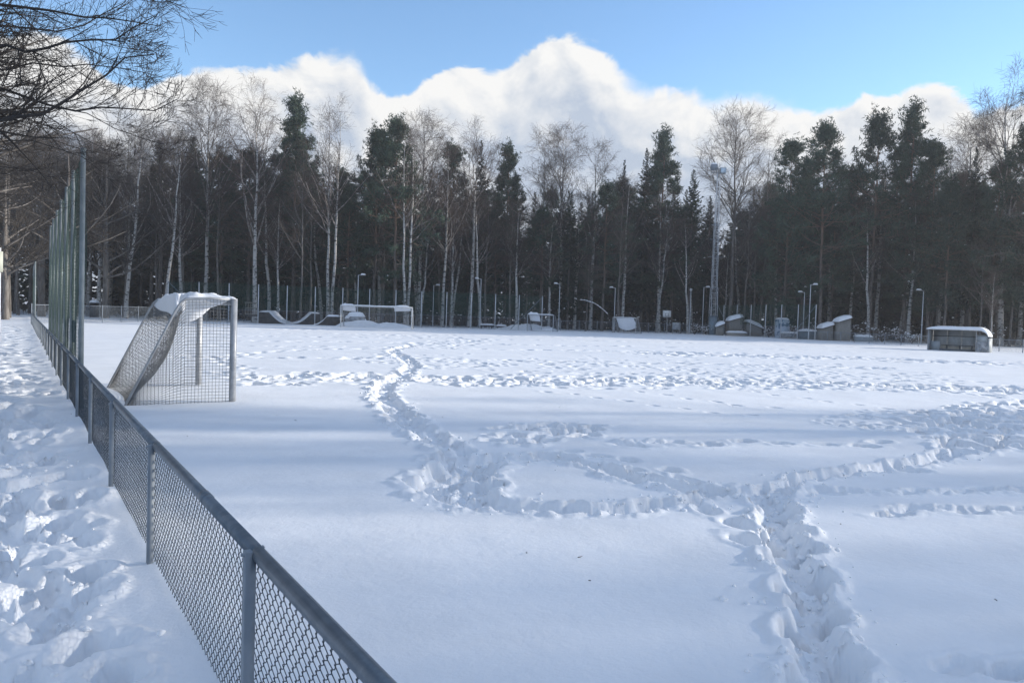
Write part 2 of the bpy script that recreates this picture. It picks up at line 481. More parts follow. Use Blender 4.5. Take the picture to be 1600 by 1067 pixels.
for T in ([(860, 612), (940, 622), (1010, 630), (1080, 640), (1200, 650)], [(1000, 612), (1080, 622), (1170, 634), (1260, 640)],
          [(1100, 600), (1200, 615), (1300, 628), (1420, 640)]):
    walk(T, 0.7, 0.07, 0.06, 0.14, 0.07)
walk([(1540, 1030), (1620, 1010)], 0.4, 0.1, 0.1); walk([(1380, 1080), (1500, 1045), (1560, 1030)], 0.5, 0.1, 0.06)
# trampled bands across the pitch
band([(370, 590), (470, 588), (600, 590), (760, 592), (900, 596), (1060, 594), (1220, 598), (1400, 606), (1700, 616)], 0.75, 750, 0.12, 0.2)
band([(700, 598), (900, 600), (1100, 600), (1240, 604)], 0.5, 130, 0.1, 0.2)
band([(980, 551), (1150, 556), (1300, 559), (1500, 566), (1700, 572)], 1.2, 420, 0.16, 0.32)
band([(640, 575), (900, 570), (1200, 580), (1500, 590)], 3.0, 330, 0.09, 0.2)
for yy in (516, 522, 528, 535, 543, 560):
    walk([(380 - yy * .2, yy - 3), (600, yy), (850, yy + 4), (1100, yy + 8), (1400, yy + 17)], 0.6, 0.18, 0.14, 0.35, 0.2, 0.1, 0.2, 0.4)
band([(640, 541), (700, 535), (760, 530), (640, 525), (560, 522)], 0.8, 150, 0.12, 0.3)
walk([(380, 575), (330, 560), (420, 548), (600, 545)], 0.6, 0.15, 0.1, 0.3, 0.15)
# the trodden path on the left of the fence
for k in range(520):
    y = abs(random.gauss(0, 1)) * 9 + random.uniform(0.6, 5)
    x = -0.35 + random.gauss(0, 0.42)
    if x > FX - 0.22: continue
    footprint(x, y, math.pi / 2 + random.gauss(0, 0.35), random.uniform(.15, .24), random.uniform(.09, .14), random.uniform(.07, .15), 0.4)
for k in range(150):
    footprint(-0.35 + random.gauss(0, 0.38), random.uniform(1.5, 8), math.pi / 2 + random.gauss(0, 0.35), random.uniform(.15, .22), random.uniform(.08, .12), random.uniform(.08, .16), 0.45)
for k in range(160):
    footprint(-0.4 + random.gauss(0, 0.5), random.uniform(12, 60), math.pi / 2, 0.3, 0.18, random.uniform(.05, .12), 0.4)

lumps = np.maximum(fbm(GX * 5, GY * 5, 3, 41) - 0.42, 0) * 0.13 + (fbm(GX * 14, GY * 14, 3, 43, 0.65) - 0.5) * 0.06
H = H + carve + rim + lumps * np.minimum(rough, 1.2) + (carve < -0.01) * (fbm(GX * 11, GY * 11, 3, 47, .6) - 0.5) * 0.045
def ground_at(x, y):
    r = np.hypot(x, y); rel = np.degrees((np.arctan2(x, y) - YAW + math.pi) % (2 * math.pi) - math.pi)
    return H[np.clip(np.searchsorted(RR, r), 0, len(RR) - 1), np.clip(np.searchsorted(azs, rel), 0, len(azs) - 1)]
nr, na = H.shape
V = np.stack([GX, GY, H], -1).reshape(-1, 3)
i = np.arange(nr - 1)[:, None] * na; j = np.arange(na - 1)[None]
F = np.stack([i + j, i + j + 1, i + na + j + 1, i + na + j], -1).reshape(-1, 4)[:, ::-1]
seam = np.stack([np.arange(nr - 1) * na + na - 1, np.arange(nr - 1) * na, np.arange(1, nr) * na, np.arange(1, nr) * na + na - 1], -1)[:, ::-1]
V = np.concatenate([V, [[0, 0, float(H[0].mean())]]])
fan = np.stack([np.full(na, len(V) - 1), (np.arange(na) + 1) % na, np.arange(na)], -1)
ground = obj('ground', mesh_np('ground', V, [F, seam, fan], True), 'snow')
ground['kind'] = 'structure'
ground['label'] = 'deep snow over the pitch and path, crossed by footprints'

def crumbs():
    r_ = np.random.default_rng(91); C = []
    for T, n_, w_ in ((T1, 330, .26), (T2, 150, .2), (T3, 260, .22), (T4, 420, .32), (T5, 200, .26)):
        P = densify(T, .02); q = P[r_.integers(0, len(P), n_)]
        C.append(q + r_.normal(0, w_ * .72, q.shape))
    C.append(np.stack([r_.normal(-.35, .45, 420), r_.uniform(1.6, 9, 420)], -1))
    C = np.concatenate(C); C = C[(C[:, 0] < FX - .1) | (C[:, 0] > FX + .1)]
    n_ = len(C); s_ = .007 + .024 * r_.random(n_) ** 2
    Z = ground_at(C[:, 0], C[:, 1]) + s_ * .1
    nu, nv = 4, 6
    U, Vv = np.meshgrid(np.linspace(.25, math.pi - .25, nu), np.arange(nv) * 2 * math.pi / nv, indexing='ij')
    S = np.stack([np.sin(U) * np.cos(Vv), np.sin(U) * np.sin(Vv), .75 * np.cos(U)], -1).reshape(-1, 3)
    V = np.concatenate([C, Z[:, None]], 1)[:, None] + S[None] * s_[:, None, None] * r_.uniform(.7, 1.3, (n_, nu * nv, 1))
    ii = np.arange(nu - 1)[:, None] * nv; jj = np.arange(nv)[None]
    F = np.stack([ii + jj, ii + nv + jj, ii + nv + (jj + 1) % nv, ii + (jj + 1) % nv], -1).reshape(-1, 4)
    F = (F[None] + nu * nv * np.arange(n_)[:, None, None]).reshape(-1, 4)
    cap = (np.arange(nv)[None, None] + nu * nv * np.arange(n_)[:, None, None]).reshape(-1, nv)
    me = mesh_np('snow_crumbs', V.reshape(-1, 3), [F, cap])
    import bmesh
    bm = bmesh.new(); bm.from_mesh(me); bmesh.ops.recalc_face_normals(bm, faces=bm.faces[:]); bm.to_mesh(me); bm.free()
    me.polygons.foreach_set('use_smooth', np.ones(len(me.polygons), bool))
    o = obj('snow_crumbs', me, 'snow_loose'); o['kind'] = 'stuff'
    o['label'] = 'small crumbs of kicked up snow along the tracks'; o['category'] = 'snow'
crumbs()

# ------------------------------------------------------------------ chain link fence beside the path
PITCHY, POST0 = 2.37, 2.68
def chain_mesh(length, z0, z1, p=0.031, r=0.0019, n=3, vp=0.055, sub=4, name='mesh_panel'):
    """woven diamond mesh: every wire is a flattened helix hooked into its neighbours"""
    m = int(round(length / p)); ks = int((z1 - z0) / vp * sub)
    jj = np.arange(m)[:, None]; kk = np.arange(ks + 1)[None]
    th = kk * 2 * math.pi / sub + jj * math.pi
    X = (jj + 0.5) * (length / m) + np.sin(th + math.pi / 4) * p * 0.74 + rng.normal(0, .0008, (m, ks + 1))
    Y = np.cos(th + math.pi / 4) * r * 1.5 + rng.normal(0, .0006, (m, ks + 1))
    Z = z0 + kk * (z1 - z0) / ks + np.zeros_like(X)
    Y = Y + 0.012 * np.sin(X / length * math.pi) * np.sin((Z - z0) / (z1 - z0) * math.pi)
    P = np.stack([Y, X, Z], -1)
    V, F = tubes(P, np.full(P.shape[:2], r), n)
    e = P[:, -1]
    T = np.stack([e, e + np.stack([rng.normal(0, .004, m), rng.normal(0, .008, m) + p * 0.2, np.full(m, 0.014)], -1), e + np.stack([rng.normal(0, .008, m), rng.normal(0, .008, m) - p * .1, np.full(m, 0.026)], -1)], 1)
    V2, F2 = tubes(T, np.full((m, 3), r * 1.2), n)
    return mesh_np(name, np.concatenate([V, V2]), [F, F2 + len(V)])
RAIL_Z = 0.80
fence = thing('chain_link_fence', 'low galvanised chain link fence with tube top rail running along the snowy path', 'fence', (FX, POST0, 0))
near_mesh = chain_mesh(PITCHY, -0.05, RAIL_Z - 0.055)
rail_me = MB().tube([[0, 0, 0], [0, PITCHY - 0.004, 0]], 0.027, 14).mesh('top_rail', True)
coupl = MB().tube([[0, -0.05, 0], [0, 0.05, 0]], 0.0295, 14).mesh('rail_coupling', True)
pb = MB().box(-0.048, -0.012, -0.022, 0.022, -0.25, RAIL_Z - 0.02)
post_me = pb.mesh('post')
clip_me = MB().tube([[0.02, 0, RAIL_Z - 0.01], [-0.02, 0, RAIL_Z - 0.036], [-0.06, 0, RAIL_Z - 0.03]], 0.007, 5).mesh('clip')
tens = MB().tube([[0.0, 0.03, RAIL_Z - 0.062], [0, PITCHY - 0.03, RAIL_Z - 0.062]], 0.0035, 5).mesh('tension_wire')
K0, K1 = -2, 27
for k in range(K0, K1):
    y = k * PITCHY
    z = gz(FX, POST0 + y) * 0.5 - 0.02
    p_ = obj('post', post_me, 'galv', fence); p_.location = (0, y, z)
    c_ = obj('clip', clip_me, 'galv', fence); c_.location = (0, y, z)
    if k < K1 - 1:
        a_ = obj('top_rail', rail_me, 'rail', fence); a_.location = (0, y + 0.002, RAIL_Z - 0.03)
        m_ = obj('mesh_panel', near_mesh, 'wire', fence); m_.location = (0, y, 0)
        t_ = obj('tension_wire', tens, 'galv', fence); t_.location = (-0.006, y, 0)
    if k % 3 == 0:
        q_ = obj('rail_coupling', coupl, 'rail', fence); q_.location = (0, y + 0.9, RAIL_Z - 0.03)

def net_mesh(L, z0, z1, step, r, sag=0.0, name='net', along='y', jitter=0.0):
    """rectangular netting hung in a plane; real strands"""
    nx, nz = int(round(L / step)), int(round((z1 - z0) / step))
    xs = np.linspace(0, L, nx + 1); zs = np.linspace(z0, z1, nz + 1)
    def shape(x, z):
        o_ = sag * np.sin(x * 2.3 + 0.6 * z) * np.sin((z - z0) / (z1 - z0) * math.pi) + jitter * np.sin(x * 7 + z * 3)
        return np.stack([o_, x, z], -1) if along == 'y' else np.stack([x, o_, z], -1)
    k = 9
    a_ = shape(np.repeat(xs[:, None], k, 1), np.repeat(np.linspace(z0, z1, k)[None], nx + 1, 0))
    k2 = max(5, int(L / 0.6))
    b_ = shape(np.repeat(np.linspace(0, L, k2)[None], nz + 1, 0), np.repeat(zs[:, None], k2, 1))
    V1, F1 = tubes(a_, np.full(a_.shape[:2], r), 3); V2, F2 = tubes(b_, np.full(b_.shape[:2], r), 3)
    return mesh_np(name, np.concatenate([V1, V2]), [F1, F2 + len(V1)])

# tall ball-stop netting behind the near goal
def ball_net(label, k0, k1, h):
    t = thing('ball_net', label, 'net', (FX + 0.045, POST0 + k0 * PITCHY, 0))
    pm = MB().tube([[0, 0, -0.2], [0, 0, h]], [0.042, 0.036], 10).mesh('pole', True)
    cap = MB().tube([[0, 0, h], [0, 0, h + 0.03]], [0.05, 0.02], 10).mesh('pole_cap', True)
    nm = net_mesh(PITCHY, 0.72, h - 0.06, 0.06, 0.0028, 0.05, jitter=0.012)
    ro = MB().tube([[0, 0, h - 0.05], [0, PITCHY * .5, h - 0.09], [0, PITCHY, h - 0.05]], 0.006, 5).mesh('top_rope')
    for k in range(int(round(k1 - k0)) + 1):
        o_ = obj('pole', pm, 'poletall', t); o_.location = (0.03, k * PITCHY, 0)
        c2 = obj('pole_cap', cap, 'poletall', t); c2.location = (0.03, k * PITCHY, 0)
        if k < k1 - k0:
            n_ = obj('net_panel', nm, 'netfaded', t); n_.location = (0.035, k * PITCHY, 0)
            r_ = obj('top_rope', ro, 'netgreen', t); r_.location = (0.035, k * PITCHY, 0)
    return t
ball_net('tall poles with green ball-stop net above the low fence beside the near goal', 4.45, 10.45, 4.0)
ball_net('distant tall net poles at the far end of the path fence', 22, 25, 4.1)

# ------------------------------------------------------------------ goals
def snow_sheet(fn, nu, nv, thick, name='snow_cap', seed=0):
    """lump of snow: fn(u,v)->(x,y,z) base surface, thick(u,v) height"""
    U, Vv = np.meshgrid(np.linspace(0, 1, nu), np.linspace(0, 1, nv), indexing='ij')
    b = fn(U, Vv)
    e = np.clip(np.minimum(np.minimum(U, 1 - U), np.minimum(Vv, 1 - Vv)) * 5.0, 0, 1) ** 0.5
    t = thick(U, Vv) * e
    top = b.copy(); top[..., 2] += t + 0.004
    bot = b.copy(); bot[..., 2] -= 0.012
    n_ = nu * nv
    V = np.concatenate([top.reshape(-1, 3), bot.reshape(-1, 3)])
    ii = np.arange(nu - 1)[:, None] * nv; jj = np.arange(nv - 1)[None]
    Ft = np.stack([ii + jj, ii + nv + jj, ii + nv + jj + 1, ii + jj + 1], -1).reshape(-1, 4)
    Fb = Ft[:, ::-1] + n_
    ring = [a * nv for a in range(nu)] + [(nu - 1) * nv + b_ for b_ in range(1, nv)] + [a * nv + nv - 1 for a in range(nu - 2, -1, -1)] + [b_ for b_ in range(nv - 2, 0, -1)]
    ring = np.array(ring); r2 = np.roll(ring, -1)
    Fs = np.stack([ring, r2, r2 + n_, ring + n_], -1)[:, ::-1]
    return mesh_np(name, V, [Ft, Fb, Fs], True)

def grid_strands(fn, nu, nv, r, sides=3, name='net'):
    """net strands over the surface fn(u,v)"""
    u_ = np.linspace(0, 1, nu + 1); v_ = np.linspace(0, 1, nv + 1)
    A = fn(*np.meshgrid(u_, v_, indexing='ij'))
    V1, F1 = tubes(A, np.full(A.shape[:2], r), sides)
    B = np.swapaxes(A, 0, 1)
    V2, F2 = tubes(B, np.full(B.shape[:2], r), sides)
    return mesh_np(name, np.concatenate([V1, V2]), [F1, F2 + len(V1)])

def near_goal():
    Wd, Hh, TD, BD = 3.0, 1.82, 0.80, 1.72     # width along +Y, height above the snow, top depth, base depth (towards -X)
    p0 = on_ground(363, 625)
    t = thing('football_goal', 'near white goal with snow sagging in its net beside the tall net', 'goal', (p0[0], p0[1], -0.02))
    for yy in (0, Wd):
        obj('post', MB().tube([[0, yy, -0.3], [0, yy, Hh]], 0.058, 16).mesh('post', True), 'alu', t)
        s = MB().tube(np.array([[-0.03, yy, Hh - 0.02], [-TD * .5, yy, Hh + 0.0], [-TD, yy, Hh - 0.03], [-TD - 0.08, yy, Hh - 0.10], [-TD - 0.16, yy, Hh - 0.24], [-BD, yy, -0.05]]), 0.022, 8)
        obj('side_frame', s.mesh('side_frame', True), 'alu', t)
        obj('base_bar', MB().bar([-BD, yy, -0.06], [0, yy, -0.1], 0.02, 8).mesh('base_bar', True), 'alu', t)
    obj('crossbar', MB().tube([[0, 0.0, Hh - 0.055], [0, Wd, Hh - 0.055]], 0.057, 16).mesh('crossbar', True), 'alu', t)
    obj('base_bar', MB().bar([-BD, 0, -0.07], [-BD, Wd, -0.07], 0.02, 8).mesh('base_bar', True), 'alu', t)
    # profile of the frame from crossbar over the top to the ground
    prof = np.array([[0, Hh], [-TD * .5, Hh + .01], [-TD, Hh - 0.02], [-TD - .16, Hh - .24], [-BD, -0.05]])
    tt = np.concatenate([[0], np.cumsum(np.linalg.norm(np.diff(prof, axis=0), axis=1))]); tt /= tt[-1]
    ktop = tt[2]
    def shell(U, Vv):
        x = np.interp(U, tt, prof[:, 0]); z = np.interp(U, tt, prof[:, 1]); y = Vv * Wd
        b = np.sin(np.pi * Vv) ** 0.55
        two = 0.72 + 0.28 * np.cos(2 * np.pi * (Vv - 0.5) * 2)      # two pockets
        topm = np.clip(1 - U / (ktop * 1.25), 0, 1)
        bag = np.sin(np.clip(U / (ktop * 1.3), 0, 1) * np.pi)
        back = np.sin(np.clip((U - ktop * .8) / (1 - ktop * .8), 0, 1) * np.pi) ** 0.8
        z = z - 0.46 * bag * b * two - 0.22 * back * b
        x = x + 0.34 * back * b
        return np.stack([x, y, z], -1)
    obj('net', grid_strands(shell, 46, 60, 0.0042), 'netgrey', t)
    for yy in (0.0, Wd):
        def side(U, Vv, yy=yy):
            # U from the post to the rear, V bottom to top
            xb = -U * BD
            ztop = np.interp(-xb, -prof[:, 0], prof[:, 1] - 0.01)
            z = -0.05 + Vv * (ztop + 0.05)
            y = yy + 0.03 * np.sin(Vv * np.pi) * np.sin(U * np.pi) * np.sin(U * 9 + Vv * 5)
            return np.stack([xb, y * np.ones_like(xb), z], -1)
        obj('side_net', grid_strands(side, 30, 33, 0.0038), 'netgrey', t)
    # snow lying in the sagging top net: two lumps
    for (v0, v1, tk) in ((0.0, 0.47, 0.17), (0.50, 1.0, 0.22)):
        def fn(U, Vv):
            return shell(0.02 + U * ktop * 1.12, v0 + Vv * (v1 - v0))
        def th(U, Vv):
            P = fn(U, Vv)
            return np.maximum(Hh + 0.02 + 0.13 * fbm(U * 5 + v0 * 9, Vv * 6, 4, 77, .6) - P[..., 2], 0.05) * (1 - 0.55 * sst(0.75, 1.0, U)) * 0.95
        obj('snow_cap', snow_sheet(fn, 24, 24, th), 'snow', t)
    sc_ = []
    def fnb(U, Vv): return np.stack([(U - .5) * 0.11, Vv * Wd, np.full_like(U, Hh)], -1)
    obj('snow_cap', snow_sheet(fnb, 6, 40, lambda U, Vv: 0.03 + 0.05 * fbm(Vv * 9, U, 3, 5)), 'snow', t)
    return t
near_goal()

def tri_goal(name, label, pl, pr, zl, zr, Hh, depth, postm, netm, caps, sagsnow=0.0, facing=1, group=None, r=0.05):
    """goal given by the pixel columns and distances of its two posts"""
    a = np.array(spot(pl, zl)); b = np.array(spot(pr, zr))
    L = np.linalg.norm(b - a); an = math.atan2(b[1] - a[1], b[0] - a[0])
    t = thing(name, label, 'goal', (a[0], a[1], 0.02), an, group)
    for x in (0, L):
        obj('post', MB().tube([[x, 0, -0.3], [x, 0, Hh]], r, 8).mesh('post', True), postm, t)
        s = MB().tube([[x, 0, Hh - .02], [x, depth * .3, Hh - .04], [x, depth, 0]], r * .5, 6)
        obj('side_frame', s.mesh('side_frame', True), postm, t)
    obj('crossbar', MB().tube([[-r, 0, Hh], [L + r, 0, Hh]], r, 8).mesh('crossbar', True), postm, t)
    obj('base_bar', MB().bar([0, depth, 0], [L, depth, 0], r * .5).mesh('base_bar'), postm, t)
    def shell(U, Vv):
        y = np.interp(U, [0, .25, 1], [0, depth * .35, depth]); z = np.interp(U, [0, .25, 1], [Hh, Hh - .05, 0])
        b_ = np.sin(np.pi * Vv) ** .6
        z = z - (0.15 + sagsnow) * np.sin(np.pi * np.clip(U * 1.4, 0, 1)) * b_
        y = y - 0.12 * np.sin(np.pi * U) * b_
        return np.stack([Vv * L, y, z], -1)
    obj('net', grid_strands(shell, 20, int(L / .13), 0.006), netm, t)
    for x in (0, L):
        obj('side_net', grid_strands(lambda U, Vv: np.stack([np.full_like(U, x), U * depth, Vv * np.interp(U, [0, .3, 1], [Hh, Hh - .05, 0.02])], -1), 12, 14, 0.005), netm, t)
    for (v0, v1, u1, tk) in caps:
        def fn(U, Vv): return shell(U * u1, v0 + Vv * (v1 - v0))
        obj('snow_cap', snow_sheet(fn, 12, 16, lambda U, Vv: tk * (0.6 + 0.8 * fbm(U * 3, Vv * 4 + v0 * 7, 3, 7))), 'snow', t)
    def fnb(U, Vv): return np.stack([Vv * L, (U - .5) * 2 * r, np.full_like(U, Hh + r * .7)], -1)
    obj('snow_cap', snow_sheet(fnb, 5, 40, lambda U, Vv: 0.04 + 0.06 * fbm(Vv * 8, U, 3, 9)), 'snow', t)
    return t
tri_goal('football_goal', 'full size white goal with snow lumps on both top corners', 532, 643, 75.5, 75.5, 2.18, 1.7, 'whitepaint', 'netwhite',
         [(0.0, 0.19, 0.40, 0.26), (0.74, 0.97, 0.34, 0.24)], r=0.06)
tri_goal('football_goal', 'small goal with one snow lump in front of the net end brace', 823.5, 864, 86, 84.5, 1.9, 1.4, 'alu', 'netgrey', [(0.0, 0.42, 0.5, 0.34)])
tri_goal('football_goal', 'small goal with snow bulging in its pale net beyond the pitch corner', 957, 993, 92, 90, 1.85, 1.5, 'alu', 'netwhite', [(0.14, 0.9, 0.52, 0.14)], sagsnow=0.9)

# ------------------------------------------------------------------ far fence with green netting
def net_run(label, P0, P1, n, h, hlow=1.45, brace=(True, True), step=0.12):
    P0, P1 = np.array(P0), np.array(P1)
    L = np.linalg.norm(P1 - P0); s = L / n; an = math.atan2(P1[1] - P0[1], P1[0] - P0[0])
    t = thing('net_fence', label, 'net fence', (P0[0], P0[1], 0), an)
    pm = MB().tube([[0, 0, -.2], [0, 0, h]], [0.055, 0.05], 8).mesh('pole', True)
    nm = net_mesh(s, hlow, h - .05, step, 0.009, 0.03, along='x')
    lm = chain_mesh(s, 0.0, hlow, 0.06, 0.005, 3, 0.11, 2); lm.transform(Matrix.Rotation(-math.pi / 2, 4, 'Z'))
    hr = MB().tube([[0, 0, hlow], [s, 0, hlow]], 0.016, 5).mesh('mid_rail')
    for k in range(n + 1):
        o_ = obj('pole', pm, 'farpole', t); o_.location = (k * s, 0, 0)
        if k < n:
            a_ = obj('net_panel', nm, 'netgreen', t); a_.location = (k * s, 0.05, 0)
            b_ = obj('mesh_panel', lm, 'galv', t); b_.location = (k * s, 0.05, 0)
            c2 = obj('mid_rail', hr, 'galv', t); c2.location = (k * s, 0.03, 0)
    for e, sg, on in ((0, 1, brace[0]), (L, -1, brace[1])):
        if on: obj('brace', MB().bar([e, -.05, h - .1], [e + sg * 4.0, -.05, 0.1], 0.035).mesh('brace'), 'steelblue', t)
    return t
A0, A1 = spot(262, 78), spot(846, 91)
net_run('far pole fence with green net behind the skate ramps and large goal', A0, A1, 14, 4.25)
B0, B1 = spot(1110, 104), spot(1273, 85)
net_run('pole fence with green net behind the small wooden sheds near the mast', B0, B1, 7, 4.1, brace=(True, True))
def low_fence(label, P0, P1, n, h=1.4):
    P0, P1 = np.array(P0), np.array(P1)
    L = np.linalg.norm(P1 - P0); s = L / n; an = math.atan2(P1[1] - P0[1], P1[0] - P0[0])
    t = thing('low_mesh_fence', label, 'fence', (P0[0], P0[1], 0), an)
    pm = MB().tube([[0, 0, -.2], [0, 0, h + .1]], 0.035, 6).mesh('post', True)
    lm = chain_mesh(s, 0.0, h, 0.06, 0.005, 3, 0.11, 2); lm.transform(Matrix.Rotation(-math.pi / 2, 4, 'Z'))
    hr = MB().tube([[0, 0, h], [s, 0, h]], 0.022, 5).mesh('top_rail')
    for k in range(n + 1):
        o_ = obj('post', pm, 'galv', t); o_.location = (k * s, 0, 0)
        if k < n:
            b_ = obj('mesh_panel', lm, 'galv', t); b_.location = (k * s, 0.03, 0)
            c2 = obj('top_rail', hr, 'galv', t); c2.location = (k * s, 0.02, 0)
low_fence('low mesh fence closing the far left end of the pitch', (FX, POST0 + 26 * PITCHY), A0, 7)
low_fence('low mesh fence between the small goals and the light mast', A1, B0, 10, 1.3)
low_fence('low mesh fence running from the sheds past the dugout on the right', B1, spot(1680, 56), 14, 1.0)

# ------------------------------------------------------------------ lamp posts, mast, hoop, signs
def lamp(px, ytop, z, arm, label, kind='arm'):
    x, y = spot(px, z)
    h = (hor(px) - ytop) * z / FPX + CAM_H
    t = thing('street_lamp', label, 'street lamp', (x, y, 0), -YAW, 'lamp posts around the pitch')
    obj('pole', MB().tube([[0, 0, -.2], [0, 0, 1.2], [0, 0, 1.25], [0, 0, h]], [0.07, 0.07, 0.052, 0.042], 8).mesh('pole', True), 'farpole', t)
    if arm:
        obj('arm', MB().tube([[0, 0, h - .03], [arm * .35, 0, h + .03]], 0.03, 6).mesh('arm', True), 'farpole', t)
        hd = obj('lamp_head', MB().box(min(arm * .3, arm * .78), max(arm * .3, arm * .78), -.14, .14, h - .02, h + .09).mesh('lamp_head'), 'farpole', t)
        c0 = arm * .54
        def fn(U, Vv): return np.stack([c0 + (U - .5) * .5, (Vv - .5) * .3, np.full_like(U, h + .088)], -1)
        obj('snow_cap', snow_sheet(fn, 8, 6, lambda U, Vv: np.full_like(U, .09)), 'snow', t)
    else:
        obj('lamp_head', MB().tube([[0, 0, h], [0, 0, h + .12], [0, 0, h + .3], [0, 0, h + .36]], [0.06, 0.17, 0.17, 0.05], 10).mesh('lamp_head', True), 'farpole', t)
lamp(558, 430, 82, 1, 'lamp post with arm to the right rising behind the full size goal')
lamp(676, 446, 95, 1, 'short armed lamp post between the full size goal and the centre trees')
lamp(749.5, 436, 93, -1, 'lamp post left of the low snowy benches')
lamp(872.5, 444, 96, -1, 'lamp post just right of the one-lump small goal')
lamp(959, 450, 99, -1, 'lamp post behind the bulging white net goal')
lamp(1077, 455, 100, 0, 'lamp post with round head left of the mast')
lamp(1097, 449, 100, 1, 'armed lamp post immediately left of the light mast')
lamp(1254, 457, 92, -1, 'shorter lamp post with arm to the left by the net corner')
lamp(1263, 445, 86, 1, 'taller lamp post with arm to the right by the net corner')
lamp(1439, 454, 84, -1, 'lamp post standing left of the dugout')

def mast():
    z = 98; x, y = spot(1113.5, z)
    t = thing('light_mast', 'tall steel lattice mast carrying floodlights above the trees', 'light mast', (x, y, 0), -YAW)
    Htop = (hor(1120) - 266) * z / FPX + CAM_H
    obj('base_cabinet', MB().box(-.55, .42, -.45, .45, -.2, 2.45).box(-.58, .45, -.48, .48, 2.45, 2.52).mesh('base_cabinet'), 'steelblue', t)
    def half(zz): return np.interp(zz, [2.4, 6.2, 6.25, 14.5, 14.55, Htop], [.44, .38, .31, .27, .22, .16])
    zs = [2.5, 6.2, 6.3, 14.5, 14.6, Htop]
    for sx in (-1, 1):
        for sy in (-1, 1):
            obj('leg', MB().tube([[sx * half(q) - .05, sy * half(q), q] for q in zs], 0.034, 6).mesh('leg'), 'farpole', t)
    m = MB(); zz = 2.6; k = 0
    while zz < Htop - .7:
        st = 0.75; a, b = half(zz), half(zz + st); s = 1 if k % 2 else -1
        for f in (-1, 1):
            m.bar([-s * a - .05, f * a, zz], [s * b - .05, f * b, zz + st], .011, 4)
            m.bar([f * a - .05, -s * a, zz], [f * b - .05, s * b, zz + st], .011, 4)
            m.bar([-a - .05, f * a, zz], [a - .05, f * a, zz], .016, 4)
        zz += st; k += 1
    lat = obj('lattice', m.mesh('lattice'), 'farpole', t); lat['kind'] = 'stuff'
    for q, w in ((10.3, 1.0), (12.6, .8), (14.5, .7), (6.2, .55)):
        obj('step_bar', MB().bar([-w - .05, 0, q], [w + .1, 0, q], .035).mesh('step_bar'), 'galv', t)
    obj('head_frame', MB().bar([-1.0, 0, Htop], [.9, 0, Htop], .05).bar([-1.0, 0, Htop - .5], [.9, 0, Htop - .5], .04).mesh('head_frame'), 'galv', t)
    for (lx, lz, sw, m_) in ((.42, -.35, .75, 'lampglass'), (-.75, .05, .8, 'galv')):
        fl = obj('floodlight', MB().box(lx - sw / 2, lx + sw / 2, -.45, .1, Htop + lz - .3, Htop + lz + .45).mesh('floodlight'), 'galv', t)
        obj('lens', MB().box(lx - sw / 2 + .05, lx + sw / 2 - .05, -.47, -.452, Htop + lz - .25, Htop + lz + .4).mesh('lens'), m_, fl)
    def fn(U, Vv): return np.stack([-.75 + (U - .5) * .8, -.18 + (Vv - .5) * .55, np.full_like(U, Htop + .5)], -1)
    obj('snow_cap', snow_sheet(fn, 8, 8, lambda U, Vv: np.full_like(U, .2)), 'snow', t)
    obj('guy_brace', MB().bar([.4, 0, 4.2], [2.6, .5, .2], .03).mesh('guy_brace'), 'galv', t)
mast()

def hoop():
    z = 99; x, y = spot(1041.5, z)
    t = thing('basketball_hoop', 'basketball backboard on a cranked pole standing in the snow', 'basketball hoop', (x, y, 0), -YAW + .15)
    obj('pole', MB().tube([[0, 0, -.2], [0, 0, 1.9], [-.1, -.1, 2.25], [-.25, -.5, 2.45]], .06, 8).mesh('pole', True), 'alu', t)
    bd = obj('backboard', MB().box(-.85, .35, -.56, -.52, 2.15, 3.1).mesh('backboard'), 'whitepaint', t)
    m = MB()
    for (a, b, c_, d) in ((-.5, 0, 2.3, 2.34), (-.5, 0, 2.66, 2.70), (-.5, -.46, 2.34, 2.66), (-.04, 0, 2.34, 2.66), (-.85, .35, 3.06, 3.1), (-.85, .35, 2.15, 2.19), (-.85, -.81, 2.19, 3.06), (.31, .35, 2.19, 3.06)):
        m.box(a, b, -.568, -.561, c_, d)
    obj('target_lines', m.mesh('target_lines'), 'black', bd)
    an = np.linspace(0, 2 * math.pi, 17)
    obj('rim', MB().tube(np.stack([-.25 + .22 * np.cos(an), -.82 + .22 * np.sin(an), np.full(17, 2.3)], 1), .012, 5, False).mesh('rim'), 'alu', t)
    x, y = spot(1056, 97)
    t = thing('notice_board', 'small grey notice board beside the basketball hoop', 'sign', (x, y, 0), -YAW)
    obj('board', MB().box(-.5, .5, -.02, .02, .55, 1.5).mesh('board'), 'panelgrey', t)
    for s in (-.45, .45): obj('post', MB().bar([s, .05, -.2], [s, .05, 1.55], .035).mesh('post'), 'wood', t)
    for q in (.7, .95, 1.2): obj('slat', MB().box(-.48, .48, -.035, -.021, q, q + .16).mesh('slat'), 'concrete', t)
hoop()

